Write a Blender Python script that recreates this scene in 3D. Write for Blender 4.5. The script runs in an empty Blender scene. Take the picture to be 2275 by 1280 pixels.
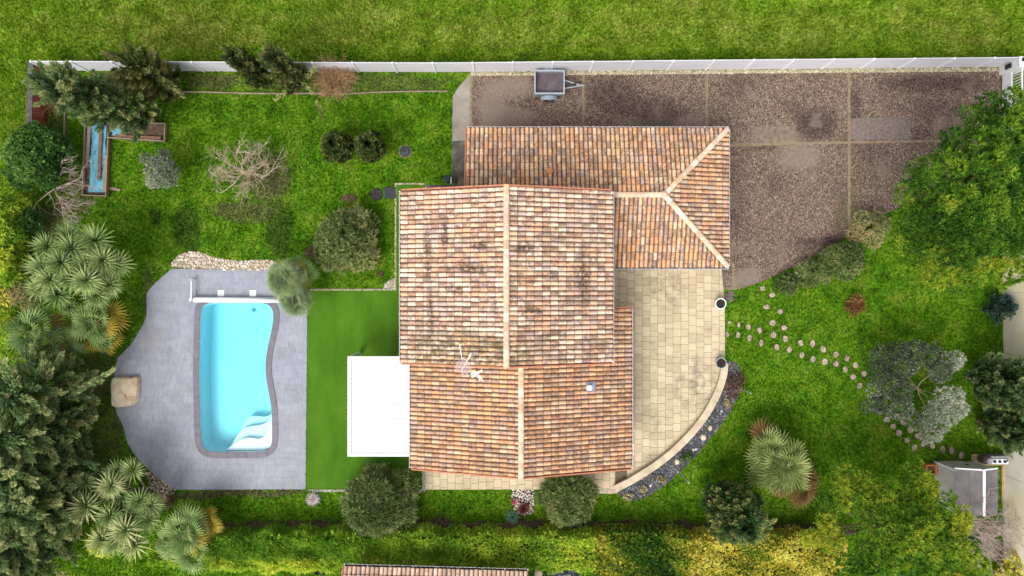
import bpy, math, random
import numpy as np
from mathutils import Vector, Matrix
from mathutils.geometry import tessellate_polygon

scene = bpy.context.scene
COL = scene.collection
H, F, CX, CY = 36.6, 1684.0, 1137.5, 640.0      # flying height of the drone (m), focal length (photo pixels), image centre

# ------------------------------------------------------------------ camera, sky, sun, exposure
cam = bpy.data.cameras.new('camera'); camo = bpy.data.objects.new('camera', cam); COL.objects.link(camo)
camo.location = (0, 0, H); camo.rotation_euler = (0, 0, 0)
cam.sensor_width = 36; cam.lens = 36*F/2275; cam.clip_start = 0.5; cam.clip_end = 1500
scene.camera = camo

SUN_EL, SUN_AZ = math.radians(56), math.radians(212)       # light cloud, sun in the south-west
W = bpy.data.worlds.new('World'); scene.world = W; W.use_nodes = True
wn = W.node_tree; wn.nodes.clear()
sky = wn.nodes.new('ShaderNodeTexSky'); sky.sky_type = 'NISHITA'; sky.sun_disc = False
sky.sun_elevation = SUN_EL; sky.sun_rotation = SUN_AZ; sky.air_density = 1.0; sky.dust_density = 4.0; sky.ozone_density = 1.0
hs = wn.nodes.new('ShaderNodeHueSaturation'); hs.inputs['Saturation'].default_value = 0.22   # overcast: the cloud greys the blue
bg = wn.nodes.new('ShaderNodeBackground'); bg.inputs['Strength'].default_value = 0.15
wo = wn.nodes.new('ShaderNodeOutputWorld')
wn.links.new(sky.outputs[0], hs.inputs['Color']); wn.links.new(hs.outputs[0], bg.inputs['Color']); wn.links.new(bg.outputs[0], wo.inputs[0])
sun = bpy.data.lights.new('sun', 'SUN'); suno = bpy.data.objects.new('sun', sun); COL.objects.link(suno)
sun.energy = 0.95; sun.angle = math.radians(30); sun.color = (1, .96, .90)
sd = Vector((math.sin(SUN_AZ)*math.cos(SUN_EL), math.cos(SUN_AZ)*math.cos(SUN_EL), math.sin(SUN_EL)))
suno.rotation_euler = sd.to_track_quat('Z', 'Y').to_euler(); suno.location = sd*80
vs = scene.view_settings; vs.view_transform = 'Standard'; vs.look = 'None'; vs.gamma = 1; vs.use_curve_mapping = False
vs.exposure = 1.0
scene.cycles.max_bounces = 8; scene.cycles.transparent_max_bounces = 10
scene.cycles.use_denoising = True

# ------------------------------------------------------------------ helpers
rnd = random.Random(7)
R = np.random.default_rng(11)
def A(px, py, h=0.0):                              # where the ray through a photo pixel meets height h
    k = (H-h)/F
    return ((px-CX)*k, (CY-py)*k)
def A3(px, py, h=0.0): x, y = A(px, py, h); return (x, y, h)
def AP(pts, h=0.0): return [A(x, y, h) for x, y in pts]

WL = {}                                            # world location of every parent
def tag(o, label=None, cat=None, group=None, kind=None):
    if label: o['label'] = label
    if cat: o['category'] = cat
    if group: o['group'] = group
    if kind: o['kind'] = kind
    return o
def thing(name, label, cat, loc, group=None, rz=0):
    o = bpy.data.objects.new(name, None); COL.objects.link(o); o.location = loc; o.rotation_euler = (0, 0, rz)
    o.empty_display_size = .2; WL[o.name] = Vector(loc)
    return tag(o, label, cat, group)
def place(name, me, parent=None, origin=None):
    """link a mesh given in world coordinates, as a child of parent or as a top-level object"""
    o = bpy.data.objects.new(name, me); COL.objects.link(o)
    if parent is not None:
        p = WL[parent.name]; o.parent = parent
        if origin is None: origin = p
        origin = Vector(origin)
        o.location = origin - p
    else:
        origin = Vector(origin) if origin is not None else Vector((0, 0, 0))
        o.location = origin
    if origin.length > 0: me.transform(Matrix.Translation(-origin))
    WL[o.name] = origin
    return o
def mesh(name, V, Fc, m, smooth=False):
    me = bpy.data.meshes.new(name); me.from_pydata([tuple(v) for v in V], [], [tuple(f) for f in Fc])
    for mm in (m if isinstance(m, (list, tuple)) else [m]): me.materials.append(mm)
    if smooth: me.polygons.foreach_set('use_smooth', [True]*len(me.polygons))
    me.update(); return me
def quads(name, V, m, tint=None, tris=False, smooth=False):
    """fast mesh: V (N*4,3) quads or (N*3,3) triangles, tint per vertex"""
    k = 3 if tris else 4
    V = np.asarray(V, np.float32); n = len(V)//k
    me = bpy.data.meshes.new(name); me.vertices.add(n*k); me.vertices.foreach_set('co', V.ravel())
    me.loops.add(n*k); me.loops.foreach_set('vertex_index', np.arange(n*k, dtype=np.int32))
    me.polygons.add(n); me.polygons.foreach_set('loop_start', np.arange(0, n*k, k, dtype=np.int32))
    me.polygons.foreach_set('loop_total', np.full(n, k, np.int32))
    if tint is not None:
        a = me.attributes.new('tint', 'FLOAT', 'POINT'); a.data.foreach_set('value', np.asarray(tint, np.float32).ravel())
    me.materials.append(m); me.update(calc_edges=True)
    if smooth: me.polygons.foreach_set('use_smooth', [True]*n)
    return me

class MB:
    """collects boxes, tubes, prisms ... into one mesh (world coordinates)"""
    def __init__(s): s.V = []; s.F = []
    def add(s, V, Fc):
        b = len(s.V); s.V += [tuple(v) for v in V]; s.F += [tuple(i+b for i in f) for f in Fc]; return s
    def box(s, x0, x1, y0, y1, z0, z1):
        return s.add([(x0,y0,z0),(x1,y0,z0),(x1,y1,z0),(x0,y1,z0),(x0,y0,z1),(x1,y0,z1),(x1,y1,z1),(x0,y1,z1)],
              [(3,2,1,0),(4,5,6,7),(0,1,5,4),(1,2,6,5),(2,3,7,6),(3,0,4,7)])
    def bar(s, p, q, w, h, up=(0,0,1)):
        p = Vector(p); q = Vector(q); d = (q-p).normalized(); a = d.cross(Vector(up))
        if a.length < 1e-4: a = d.cross(Vector((1,0,0)))
        a.normalize(); b = a.cross(d).normalized(); V = []
        for c in (p, q):
            for i, j in ((-1,-1),(1,-1),(1,1),(-1,1)): V.append(c + a*(w/2*i) + b*(h/2*j))
        return s.add(V, [(0,1,2,3),(7,6,5,4),(0,4,5,1),(1,5,6,2),(2,6,7,3),(3,7,4,0)])
    def prism(s, pts, z0, z1, top=None):
        n = len(pts); tp = top or pts
        area = sum(pts[i][0]*pts[(i+1)%n][1]-pts[(i+1)%n][0]*pts[i][1] for i in range(n))
        if area < 0: pts = pts[::-1]; tp = tp[::-1]
        V = [(x,y,z0) for x,y in pts]+[(x,y,z1) for x,y in tp]
        return s.add(V, [tuple(range(n-1,-1,-1)), tuple(range(n,2*n))]+[(i,(i+1)%n,n+(i+1)%n,n+i) for i in range(n)])
    def tube(s, pts, r, n=8, caps=True):
        pts = [Vector(p) for p in pts]; rr = r if isinstance(r, (list, tuple)) else [r]*len(pts)
        b = len(s.V); prev = None
        for i, p in enumerate(pts):
            d = (pts[min(i+1,len(pts)-1)]-pts[max(i-1,0)]).normalized()
            a = d.cross(Vector((0,0,1)) if abs(d.z) < .95 else Vector((1,0,0))).normalized()
            if prev is not None and a.dot(prev) < 0 and abs(d.z) >= .95: a = prev
            c = d.cross(a)
            for k in range(n):
                t = 2*math.pi*k/n; s.V.append(tuple(p+(a*math.cos(t)+c*math.sin(t))*rr[i]))
            prev = a
        for i in range(len(pts)-1):
            for k in range(n):
                s.F.append((b+i*n+k, b+i*n+(k+1)%n, b+(i+1)*n+(k+1)%n, b+(i+1)*n+k))
        if caps:
            s.F.append(tuple(b+k for k in range(n-1,-1,-1))); s.F.append(tuple(b+(len(pts)-1)*n+k for k in range(n)))
        return s
    def lathe(s, c, prof, n=20):
        """prof: list of (radius, z) going up"""
        b = len(s.V)
        for r, z in prof:
            for k in range(n):
                t = 2*math.pi*k/n; s.V.append((c[0]+r*math.cos(t), c[1]+r*math.sin(t), c[2]+z))
        for i in range(len(prof)-1):
            for k in range(n):
                s.F.append((b+i*n+k, b+i*n+(k+1)%n, b+(i+1)*n+(k+1)%n, b+(i+1)*n+k))
        s.F.append(tuple(b+k for k in range(n-1,-1,-1))); s.F.append(tuple(b+(len(prof)-1)*n+k for k in range(n)))
        return s
    def build(s, name, m, parent=None, origin=None, smooth=False):
        return place(name, mesh(name, s.V, s.F, m, smooth), parent, origin)

def flat(pts, z, holes=()):
    """triangulated flat polygon (with holes) as verts, faces"""
    loops = [[Vector((x,y,0)) for x,y in pts]]+[[Vector((x,y,0)) for x,y in h] for h in holes]
    T = tessellate_polygon(loops); V = [(v.x,v.y,z) for l in loops for v in l]; Fc = []
    for a,b,c in T:
        cr = (V[b][0]-V[a][0])*(V[c][1]-V[a][1])-(V[b][1]-V[a][1])*(V[c][0]-V[a][0])
        Fc.append((a,b,c) if cr > 0 else (a,c,b))
    return V, Fc
def sheet(name, pts, z, m, holes=(), parent=None, kind=None, label=None, thick=0):
    V, Fc = flat(pts, z, holes); me_ = MB().add(V, Fc)
    if thick:
        n = len(pts)
        for lp in [pts]+list(holes):
            n = len(lp); b = len(me_.V)
            me_.V += [(x,y,z) for x,y in lp]+[(x,y,z-thick) for x,y in lp]
            me_.F += [(b+i, b+(i+1)%n, b+n+(i+1)%n, b+n+i) for i in range(n)]
    o = me_.build(name, m, parent)
    return tag(o, label, None, None, kind)
def spline(pts, n=6, closed=True):
    out = []; N = len(pts)
    for i in range(N if closed else N-1):
        p = [np.array(pts[(i+k) % N] if closed else pts[min(max(i+k,0),N-1)], float) for k in (-1,0,1,2)]
        for j in range(n):
            t = j/n
            q = .5*((2*p[1])+(-p[0]+p[2])*t+(2*p[0]-5*p[1]+4*p[2]-p[3])*t*t+(-p[0]+3*p[1]-3*p[2]+p[3])*t**3)
            out.append((q[0],q[1]))
    if not closed: out.append(tuple(pts[-1]))
    return out
def pip(X, Y, poly):
    ins = np.zeros(len(X), bool); n = len(poly)
    for i in range(n):
        x0,y0 = poly[i]; x1,y1 = poly[(i+1)%n]
        if y0 == y1: continue
        c = ((y0 > Y) != (y1 > Y)) & (X < (x1-x0)*(Y-y0)/(y1-y0)+x0); ins ^= c
    return ins
def clip(sub, con):
    """Sutherland-Hodgman: polygon sub clipped by the convex polygon con"""
    a = sum(con[i][0]*con[(i+1)%len(con)][1]-con[(i+1)%len(con)][0]*con[i][1] for i in range(len(con)))
    if a < 0: con = con[::-1]
    out = list(sub)
    for i in range(len(con)):
        p, q = con[i], con[(i+1)%len(con)]; inp = out; out = []
        side = lambda v: (q[0]-p[0])*(v[1]-p[1])-(q[1]-p[1])*(v[0]-p[0])
        for j in range(len(inp)):
            u, v = inp[j-1], inp[j]; su, sv = side(u), side(v)
            if (su >= 0) != (sv >= 0):
                t = su/(su-sv); out.append((u[0]+t*(v[0]-u[0]), u[1]+t*(v[1]-u[1])))
            if sv >= 0: out.append(v)
        if not out: return []
    return out
def parea(p): return abs(sum(p[i-1][0]*p[i][1]-p[i][0]*p[i-1][1] for i in range(len(p))))/2
def inset(poly, d):
    """offset a closed polygon inwards by d (outwards when negative)"""
    n = len(poly); a = sum(poly[i][0]*poly[(i+1)%n][1]-poly[(i+1)%n][0]*poly[i][1] for i in range(n)); s = 1 if a > 0 else -1
    out = []
    for i in range(n):
        p, q, r = Vector(poly[i-1]), Vector(poly[i]), Vector(poly[(i+1)%n])
        e1 = (q-p).normalized(); e2 = (r-q).normalized(); n1 = Vector((-e1.y,e1.x))*s; n2 = Vector((-e2.y,e2.x))*s
        m = n1+n2
        m = m.normalized() if m.length > 1e-6 else n1
        c = max(m.dot(n1), .4); out.append((q.x+m.x*d/c, q.y+m.y*d/c))
    return out

# ------------------------------------------------------------------ materials
class NT:
    def __init__(s, name):
        s.m = bpy.data.materials.new(name); s.m.use_nodes = True; s.t = s.m.node_tree; s.t.nodes.clear()
        s.out = s.new('ShaderNodeOutputMaterial'); s._pos = None
    def new(s, ty, **kw):
        n = s.t.nodes.new(ty)
        for k, v in kw.items(): setattr(n, k, v)
        return n
    def put(s, sock, v):
        if isinstance(v, bpy.types.NodeSocket): s.t.links.new(v, sock)
        elif v is not None: sock.default_value = (tuple(v)+(1,))[:4] if (isinstance(v, (tuple, list)) and sock.type == 'RGBA') else v
    def pos(s):
        if s._pos is None: s._pos = s.new('ShaderNodeNewGeometry').outputs['Position']
        return s._pos
    def vmath(s, op, a, b):
        n = s.new('ShaderNodeVectorMath', operation=op); s.put(n.inputs[0], a); s.put(n.inputs[1], b); return n.outputs['Value' if op == 'LENGTH' else 'Vector']
    def math(s, op, a, b=None, clamp=False):
        n = s.new('ShaderNodeMath', operation=op, use_clamp=clamp); s.put(n.inputs[0], a)
        if b is not None: s.put(n.inputs[1], b)
        return n.outputs[0]
    def noise(s, scale, detail=3, rough=.55, vec=None, dist=0, col=False):
        n = s.new('ShaderNodeTexNoise'); s.put(n.inputs['Vector'], vec if vec is not None else s.pos())
        n.inputs['Scale'].default_value = scale; n.inputs['Detail'].default_value = detail; n.inputs['Roughness'].default_value = rough; n.inputs['Distortion'].default_value = dist
        return n.outputs['Color' if col else 'Fac']
    def voro(s, scale, vec=None, out='Color', feature='F1'):
        n = s.new('ShaderNodeTexVoronoi', feature=feature); s.put(n.inputs['Vector'], vec if vec is not None else s.pos()); n.inputs['Scale'].default_value = scale
        return n.outputs[out]
    def stretch(s, v): return s.vmath('MULTIPLY', s.pos(), v)
    def ramp(s, fac, stops, interp='LINEAR'):
        n = s.new('ShaderNodeValToRGB'); r = n.color_ramp; r.interpolation = interp
        while len(r.elements) < len(stops): r.elements.new(.5)
        for e, (p, c) in zip(r.elements, stops): e.position = p; e.color = tuple(c)+(1,)
        s.put(n.inputs[0], fac); return n.outputs[0]
    def rng(s, v, a, b, c=0., d=1.):
        n = s.new('ShaderNodeMapRange', interpolation_type='SMOOTHSTEP'); s.put(n.inputs[0], v)
        for i, x in zip((1,2,3,4), (a,b,c,d)): n.inputs[i].default_value = x
        return n.outputs[0]
    def mix(s, a, b, fac, mode='MIX'):
        n = s.new('ShaderNodeMix', data_type='RGBA', blend_type=mode); s.put(n.inputs['Factor'], fac); s.put(n.inputs['A'], a); s.put(n.inputs['B'], b)
        return n.outputs['Result']
    def attr(s, name, out='Fac', ty='GEOMETRY'):
        n = s.new('ShaderNodeAttribute', attribute_name=name, attribute_type=ty); return n.outputs[out]
    def orand(s): return s.new('ShaderNodeObjectInfo').outputs['Random']
    def bump(s, h, strength=.3, dist=.02):
        n = s.new('ShaderNodeBump'); n.inputs['Strength'].default_value = strength; n.inputs['Distance'].default_value = dist; s.put(n.inputs['Height'], h); return n.outputs[0]
    def blob(s, cx, cy, rx, ry, soft=.5, wob=None):
        """soft-edged patch at a spot of the ground, in metres"""
        v = s.vmath('SUBTRACT', wob if wob is not None else s.pos(), (cx,cy,0)); v = s.vmath('MULTIPLY', v, (1/rx,1/ry,0))
        return s.rng(s.vmath('LENGTH', v, None), 1+soft*.5, 1-soft*.5)
    def done(s, col, rough=.8, normal=None, spec=.3, metal=0, trans=0):
        b = s.new('ShaderNodeBsdfPrincipled'); s.put(b.inputs['Base Color'], col); s.put(b.inputs['Roughness'], rough)
        b.inputs['Specular IOR Level'].default_value = spec; b.inputs['Metallic'].default_value = metal
        if normal is not None: s.put(b.inputs['Normal'], normal)
        sh = b.outputs[0]
        if trans:
            t = s.new('ShaderNodeBsdfTranslucent'); s.put(t.inputs[0], col); x = s.new('ShaderNodeMixShader'); x.inputs[0].default_value = trans
            s.t.links.new(sh, x.inputs[1]); s.t.links.new(t.outputs[0], x.inputs[2]); sh = x.outputs[0]
        s.t.links.new(sh, s.out.inputs[0]); return s.m

def simple(name, c0, c1, scale=6, rough=.7, spec=.3, metal=0, bump=.15, vary=0, vec=None):
    n = NT(name); f = n.noise(scale, 5, .6, vec=n.stretch(vec) if vec else None); col = n.ramp(f, [(.3,c0),(.7,c1)])
    if vary: 
        r = n.orand(); k = n.math('MULTIPLY_ADD', r, 2*vary); n.t.nodes[-1].inputs[2].default_value = 1-vary
        hsn = n.new('ShaderNodeHueSaturation'); n.put(hsn.inputs['Value'], k); n.put(hsn.inputs['Color'], col); col = hsn.outputs[0]
    return n.done(col, rough, n.bump(n.noise(scale*6, 4), bump, .01), spec, metal)
def leafmat(name, stops, trans=.35, rough=.6, spec=.10, k=2.1):
    stops = [(p, tuple(min(.8, v*k) for v in c)) for p, c in stops]
    n = NT(name); t = n.attr('tint'); return n.done(n.ramp(t, stops), rough, None, spec, 0, trans)

# ------------------------------------------------------------------ layout of the plot (photo pixels -> ground metres)
GARDEN = AP([(106,157),(560,159),(1000,160.5),(1500,155.5),(2226,149),(2229,600),(2229,1420),(30,1420),(55,900),(72,420),(104,292)])
WATER = spline(AP([(447,688),(466,673),(520,672.5),(582,673),(603,683),(608.5,702),(605,732),(597,768),(591.5,805),(592.5,836),(598,870),(604,905),(605.5,940),(605,982),(598,997),(584,1003.5),(530,1004.5),(472,1004),(454,996),(446.5,976),(443.5,900),(442.5,820),(444.5,740)]), 5)
DECK = AP([(382,597),(505,599),(612,600),(683,602),(682.5,760),(680,1000),(679,1087),(530,1087.5),(388,1088),(362,1070),(335,1048),(300,1010),(284,985),(275,950),(259,915),(256,895),(255.5,865),(254,825),(262,795),(290,767),(303,747),(319,720),(326.5,700),(326,668),(327,650),(347,627)])
TURF = AP([(684,645),(880,644),(880,411),(941,411),(941,640),(960,860),(943,1040),(943,1087),(680.5,1087)])
CURVE_OUT = [(1613,806),(1611,830),(1602,861),(1588,893),(1571,922),(1549,952),(1522,982),(1492,1010),(1460,1035),(1428,1056),(1398,1074),(1368,1089)]
TERRACE = AP([(1330,575),(1600,575),(1603,630),(1608,662),(1609,800)]+[(x-3,y-3) for x,y in CURVE_OUT]+[(1366,1087),(943,1087),(943,1030),(1330,1030)])
BED = AP([(1612,806),(1622,802),(1637,806),(1646,826),(1645,852),(1640,880),(1627,905),(1608,937),(1582,970),(1552,1006),(1520,1040),(1490,1067),(1458,1091),(1430,1106),(1408,1113),(1388,1109),(1370,1096)]+[(x+2,y+3) for x,y in CURVE_OUT[::-1]][1:])
DRIVE = AP([(1047,166),(1500,162),(2223,156),(2223,330),(2085,420),(1960,478),(1890,521),(1850,545),(1800,576),(1745,602),(1690,627),(1645,642),(1601,645),(1601,520),(1500,300),(1047,300)])
PATH = AP([(1047,166),(1047,425),(1004,425),(1005,300),(1006,213),(1022,190),(1040,170)])
PEBBLE_BED = AP([(381,594),(383,583),(392,571),(408,562),(424,559),(444,559.5),(462,566),(480,573),(505,577),(525,578),(540,581),(556,578),(580,576.5),(606,578),(625,590),(622,600),(505,599)])
PEBBLE_LOW = AP([(322,1052),(340,1048),(365,1071),(392,1088),(385,1098),(374,1112),(358,1106),(334,1084)])
STONE_BED = AP([(1135,1087.5),(1187,1087.5),(1187,1125),(1183,1140),(1160,1146),(1142,1135),(1137,1110)])
ROOM = AP([(893,424),(1358,424),(1358,600),(1616,592),(1616,287),(1037,287),(1037,424)])

# ------------------------------------------------------------------ ground materials
def grass_mat(name, meadow=False, blades=False):
    n = NT(name); xy = n.stretch((1,1,0))
    wob = n.vmath('ADD', xy, n.vmath('MULTIPLY', n.vmath('SUBTRACT', n.noise(1.4, 3, .6, xy, col=True), (.5,.5,.5)), (.9,.9,0)))
    big = n.noise(.16, 3, .5, xy); mid = n.noise(1.1, 5, .66, xy); fine = n.noise(7.5, 4, .72, xy)
    if meadow:
        f = n.math('ADD', n.math('MULTIPLY', mid, .45), n.math('MULTIPLY', fine, .55))
        f = n.rng(f, .36, .64)
        g = n.ramp(f, [(0,(.052,.125,.006)),(.4,(.125,.255,.010)),(.72,(.20,.33,.020)),(1,(.29,.39,.05))])
        d = n.ramp(f, [(0,(.105,.125,.014)),(.4,(.21,.235,.032)),(.75,(.30,.295,.07)),(1,(.42,.37,.15))])
        st = n.noise(1.3, 4, .7, n.stretch((.35,1.25,0)))                        # mown swathes lie along the field
        dry = n.math('ADD', n.rng(big, .42, .66, 0, .65), n.rng(st, .50, .66, 0, .55), True)
        strip = n.blob(-1, (CY-66)*H/F, 26, .95, .9, wob)
        dry = n.math('ADD', n.math('MULTIPLY', dry, .62), n.math('MULTIPLY', strip, .18), True)
        edge = n.blob(-1, (CY-128)*H/F, 26, .42, .8, wob)                        # unmown lush grass against the fence
        left = n.blob(-26.5, 2, 3.2, 18, .6, wob)
        dry = n.math('MULTIPLY', dry, n.math('SUBTRACT', 1, n.math('ADD', n.math('MULTIPLY', edge,.8), n.math('MULTIPLY', left, .75), True)), True)
        col = n.mix(g, d, dry)
    else:
        f = n.math('ADD', n.math('MULTIPLY', mid, .55), n.math('MULTIPLY', fine, .45)); f = n.rng(f, .33, .67)
        g = n.ramp(f, [(0,(.024,.076,.004)),(.35,(.055,.142,.005)),(.7,(.088,.196,.008)),(1,(.138,.248,.016))])
        y = n.ramp(f, [(0,(.036,.072,.004)),(.5,(.086,.150,.008)),(1,(.155,.218,.022))])
        col = n.mix(g, y, n.rng(n.noise(1.1, 4, .65, xy), .45, .70, 0, .7))
        def dab(col, pts, c, k=1):
            for px, py, rx, ry in pts:
                x, yy = A(px, py); col = n.mix(col, c, n.math('MULTIPLY', n.blob(x, yy, rx*H/F, ry*H/F, .55, wob), k))
            return col
        soil = n.ramp(n.noise(9, 4, .7, xy), [(.3,(.045,.030,.018)),(.7,(.15,.105,.07))])
        dark = n.ramp(f, [(0,(.012,.034,.005)),(1,(.042,.082,.010))])
        col = dab(col, [(415,512,33,52),(622,512,30,62),(342,480,19,18)], dark, .85)                        # lush dark squares
        col = dab(col, [(600,395,48,56),(540,470,70,22),(165,440,42,38),(120,500,26,48),(480,186,60,16)], soil, .55)
        col = dab(col, [(560,1095,120,9),(440,1100,60,10)], soil, .7)
        col = dab(col, [(820,1171,420,15),(1250,1171,300,15),(1640,1178,260,18)], soil, .95)
        col = dab(col, [(860,184,150,18),(660,190,90,18),(440,170,130,9),(125,240,22,70),(340,1000,50,60),(200,950,60,110),(220,830,40,60)], soil, .38)
        col = dab(col, [(330,655,14,70),(262,960,12,60)], soil, .4)
    if blades:
        t = n.attr('tint'); hsn = n.new('ShaderNodeHueSaturation')
        n.put(hsn.inputs['Value'], n.rng(t, 0, 1, .55, 1.5)); n.put(hsn.inputs['Hue'], n.rng(t, 0, 1, .478, .508)); n.put(hsn.inputs['Color'], col)
        return n.done(hsn.outputs[0], .7, None, .06, 0, .35)
    return n.done(col, .9, n.bump(n.noise(14, 4, .7), .5, .03), .03)
LAWN_M, MEADOW_M = grass_mat('lawn_grass'), grass_mat('meadow_grass', True)
LAWN_B, MEADOW_B = grass_mat('lawn_blades', False, True), grass_mat('meadow_blades', True, True)

def deck_mat():
    n = NT('grey_slate_paving'); t = n.attr('tint')
    f = n.noise(1.1, 5, .65); g = n.noise(9, 5, .7, n.stretch((1,.35,1)))
    v = n.math('ADD', n.math('MULTIPLY', t, .08), n.math('ADD', n.math('MULTIPLY', f, .48), n.math('MULTIPLY', g, .50)))
    c = n.ramp(v, [(.28,(.150,.158,.188)),(.5,(.215,.225,.265)),(.72,(.285,.297,.342))])
    c = n.mix(c, (.25,.225,.205), n.rng(n.noise(.5, 4, .6), .52, .72, 0, .45))
    return n.done(c, .62, n.bump(n.noise(22, 5, .7), .25, .01), .35)
DECK_M = deck_mat()
def turf_mat():
    n = NT('artificial_turf'); f = n.noise(.9, 4, .6, n.stretch((1.6,.5,1))); g = n.noise(30, 3, .7)
    c = n.ramp(n.math('ADD', n.math('MULTIPLY', f, .5), n.math('MULTIPLY', g, .5)), [(.34,(.032,.096,.005)),(.66,(.076,.168,.012))])
    return n.done(c, .85, n.bump(n.noise(60, 3), .6, .02), .06)
TURF_M = turf_mat()
def paver_mat():
    n = NT('cream_stone_paver'); r = n.orand(); f = n.noise(.55, 5, .65); g = n.noise(7, 5, .7)
    c = n.ramp(n.math('ADD', n.math('MULTIPLY', r, .30), n.math('MULTIPLY', g, .62)), [(.25,(.37,.295,.190)),(.5,(.47,.385,.255)),(.75,(.56,.465,.325))])
    grime = n.rng(f, .50, .70, 0, .6)
    c = n.mix(c, (.19,.15,.10), n.math('MULTIPLY', grime, n.rng(n.noise(3.5, 5, .7), .35, .65)))
    x, y = A(1495, 690)
    c = n.mix(c, (.17,.145,.11), n.math('MULTIPLY', n.math('ADD', n.math('ADD', n.blob(*A(1540,850), 1.0, 1.3, .9), n.blob(*A(1480,640), .9, .9, .9)), n.blob(*A(1420,1030), 1.5, .6, .9), True), n.rng(n.noise(2.2,5,.7), .42, .62, 0, .6)))
    return n.done(c, .75, n.bump(n.noise(30, 4), .2, .01), .25)
PAVER_M = paver_mat()
JOINT_M = simple('paver_joint', (.07,.052,.030), (.15,.115,.07), 8, .9)
def drive_mat():
    n = NT('exposed_aggregate'); xy = n.stretch((1,1,0))
    wob = n.vmath('ADD', xy, n.vmath('MULTIPLY', n.vmath('SUBTRACT', n.noise(1.6, 4, .65, xy, col=True), (.5,.5,.5)), (1.0,1.0,0)))
    sp = n.voro(36, xy); sp2 = n.voro(17, n.vmath('ADD', xy, (3.3,1.7,0)))
    v = n.math('ADD', n.math('MULTIPLY', sp, .60), n.math('MULTIPLY', sp2, .40))
    c = n.ramp(v, [(.22,(.036,.024,.018)),(.40,(.088,.057,.043)),(.54,(.138,.093,.070)),(.66,(.200,.141,.106)),(.80,(.33,.26,.19))])
    big = n.noise(.33, 5, .62, xy)
    c = n.mix(c, n.mix(c, (.40,.39,.42), 1, 'MULTIPLY'), n.rng(big, .48, .66, 0, .5))             # damp dark areas
    worn = n.ramp(n.noise(13, 4, .7, xy), [(.3,(.135,.103,.08)),(.7,(.24,.19,.145))])
    def dab(c, pts, col, k):
        for px, py, rx, ry in pts:
            x, y = A(px, py); c = n.mix(c, col, n.math('MULTIPLY', n.blob(x, y, rx*H/F, ry*H/F, .8, wob), k))
        return c
    c = dab(c, [(1140,195,45,26),(1130,260,60,22),(1480,272,80,16),(1725,300,50,17),(1775,350,48,30),(1660,620,30,24),(1090,240,30,60)], worn, .72)
    dk = n.mix(c, (.45,.43,.46), 1, 'MULTIPLY')
    c = dab(c, [(1813,278,46,34),(1460,255,50,40),(1370,215,60,40),(1830,540,60,14),(2080,185,110,18),(1900,250,12,60),(1690,330,40,8)], dk, .8)
    c = n.mix(c, worn, n.rng(n.noise(.8, 4, .6, xy), .56, .70, 0, .5))
    c = n.mix(c, (.055,.06,.02), n.math('MULTIPLY', n.blob(*A(1880,480), .6, 1.1, .9, wob), .5))
    return n.done(c, .85, n.bump(sp, .5, .012), .2)
DRIVE_M = drive_mat()
CONC_M = simple('old_concrete', (.17,.15,.125), (.30,.265,.22), 1.2, .9, .2, 0, .3)
GREYPATCH_M = simple('grey_cement', (.105,.083,.070), (.20,.163,.138), 9, .9, .2, 0, .3)
BORDER_M = simple('ochre_border_brick', (.14,.105,.065), (.25,.19,.12), 5, .85, .2, 0, .2)
def pebble_mat(name, stops):
    n = NT(name); t = n.attr('tint'); return n.done(n.ramp(t, stops), .8, n.bump(n.noise(40,3), .15, .01), .25)
PEB_W = pebble_mat('white_river_pebble', [(0,(.30,.21,.14)),(.25,(.42,.33,.25)),(.6,(.50,.415,.34)),(1,(.58,.52,.46))])
PEB_B = pebble_mat('brown_river_pebble', [(0,(.16,.12,.08)),(.5,(.36,.28,.19)),(1,(.56,.47,.36))])
GRAV_C = pebble_mat('cream_gravel', [(0,(.22,.18,.10)),(.5,(.42,.36,.24)),(1,(.62,.55,.42))])
GRAV_P = pebble_mat('pale_pink_gravel', [(0,(.30,.26,.23)),(.5,(.50,.44,.40)),(1,(.68,.62,.58))])
SLATE = pebble_mat('slate_chips', [(0,(.035,.035,.04)),(.6,(.10,.10,.11)),(1,(.24,.23,.23))])
DIRT_M = simple('garden_soil', (.035,.024,.016), (.12,.085,.055), 7, .95, .1, 0, .5)
GRAVBED_M = simple('gravel_ground', (.22,.19,.13), (.36,.31,.22), 12, .95, .1, 0, .4)

# ------------------------------------------------------------------ ground sheets
deck_hole = inset(WATER, -.14)
far = [(-320,-320),(320,-320),(320,320),(-320,320)]
sheet('meadow', far, -.01, MEADOW_M, [inset(GARDEN, .0)], kind='structure')
sheet('lawn', GARDEN, 0, LAWN_M, [inset(WATER, -.2)], kind='structure')
# pale yard of the neighbours at the left edge and behind the cream wall
YARD = AP([(-260,862),(22,862),(30,960),(18,1150),(-10,1290),(-260,1290)])
sheet('gravel_yard', YARD, .012, simple('pale_yard_gravel', (.42,.36,.29), (.58,.51,.43), 5, .95, .1, 0, .4), kind='structure')

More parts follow.
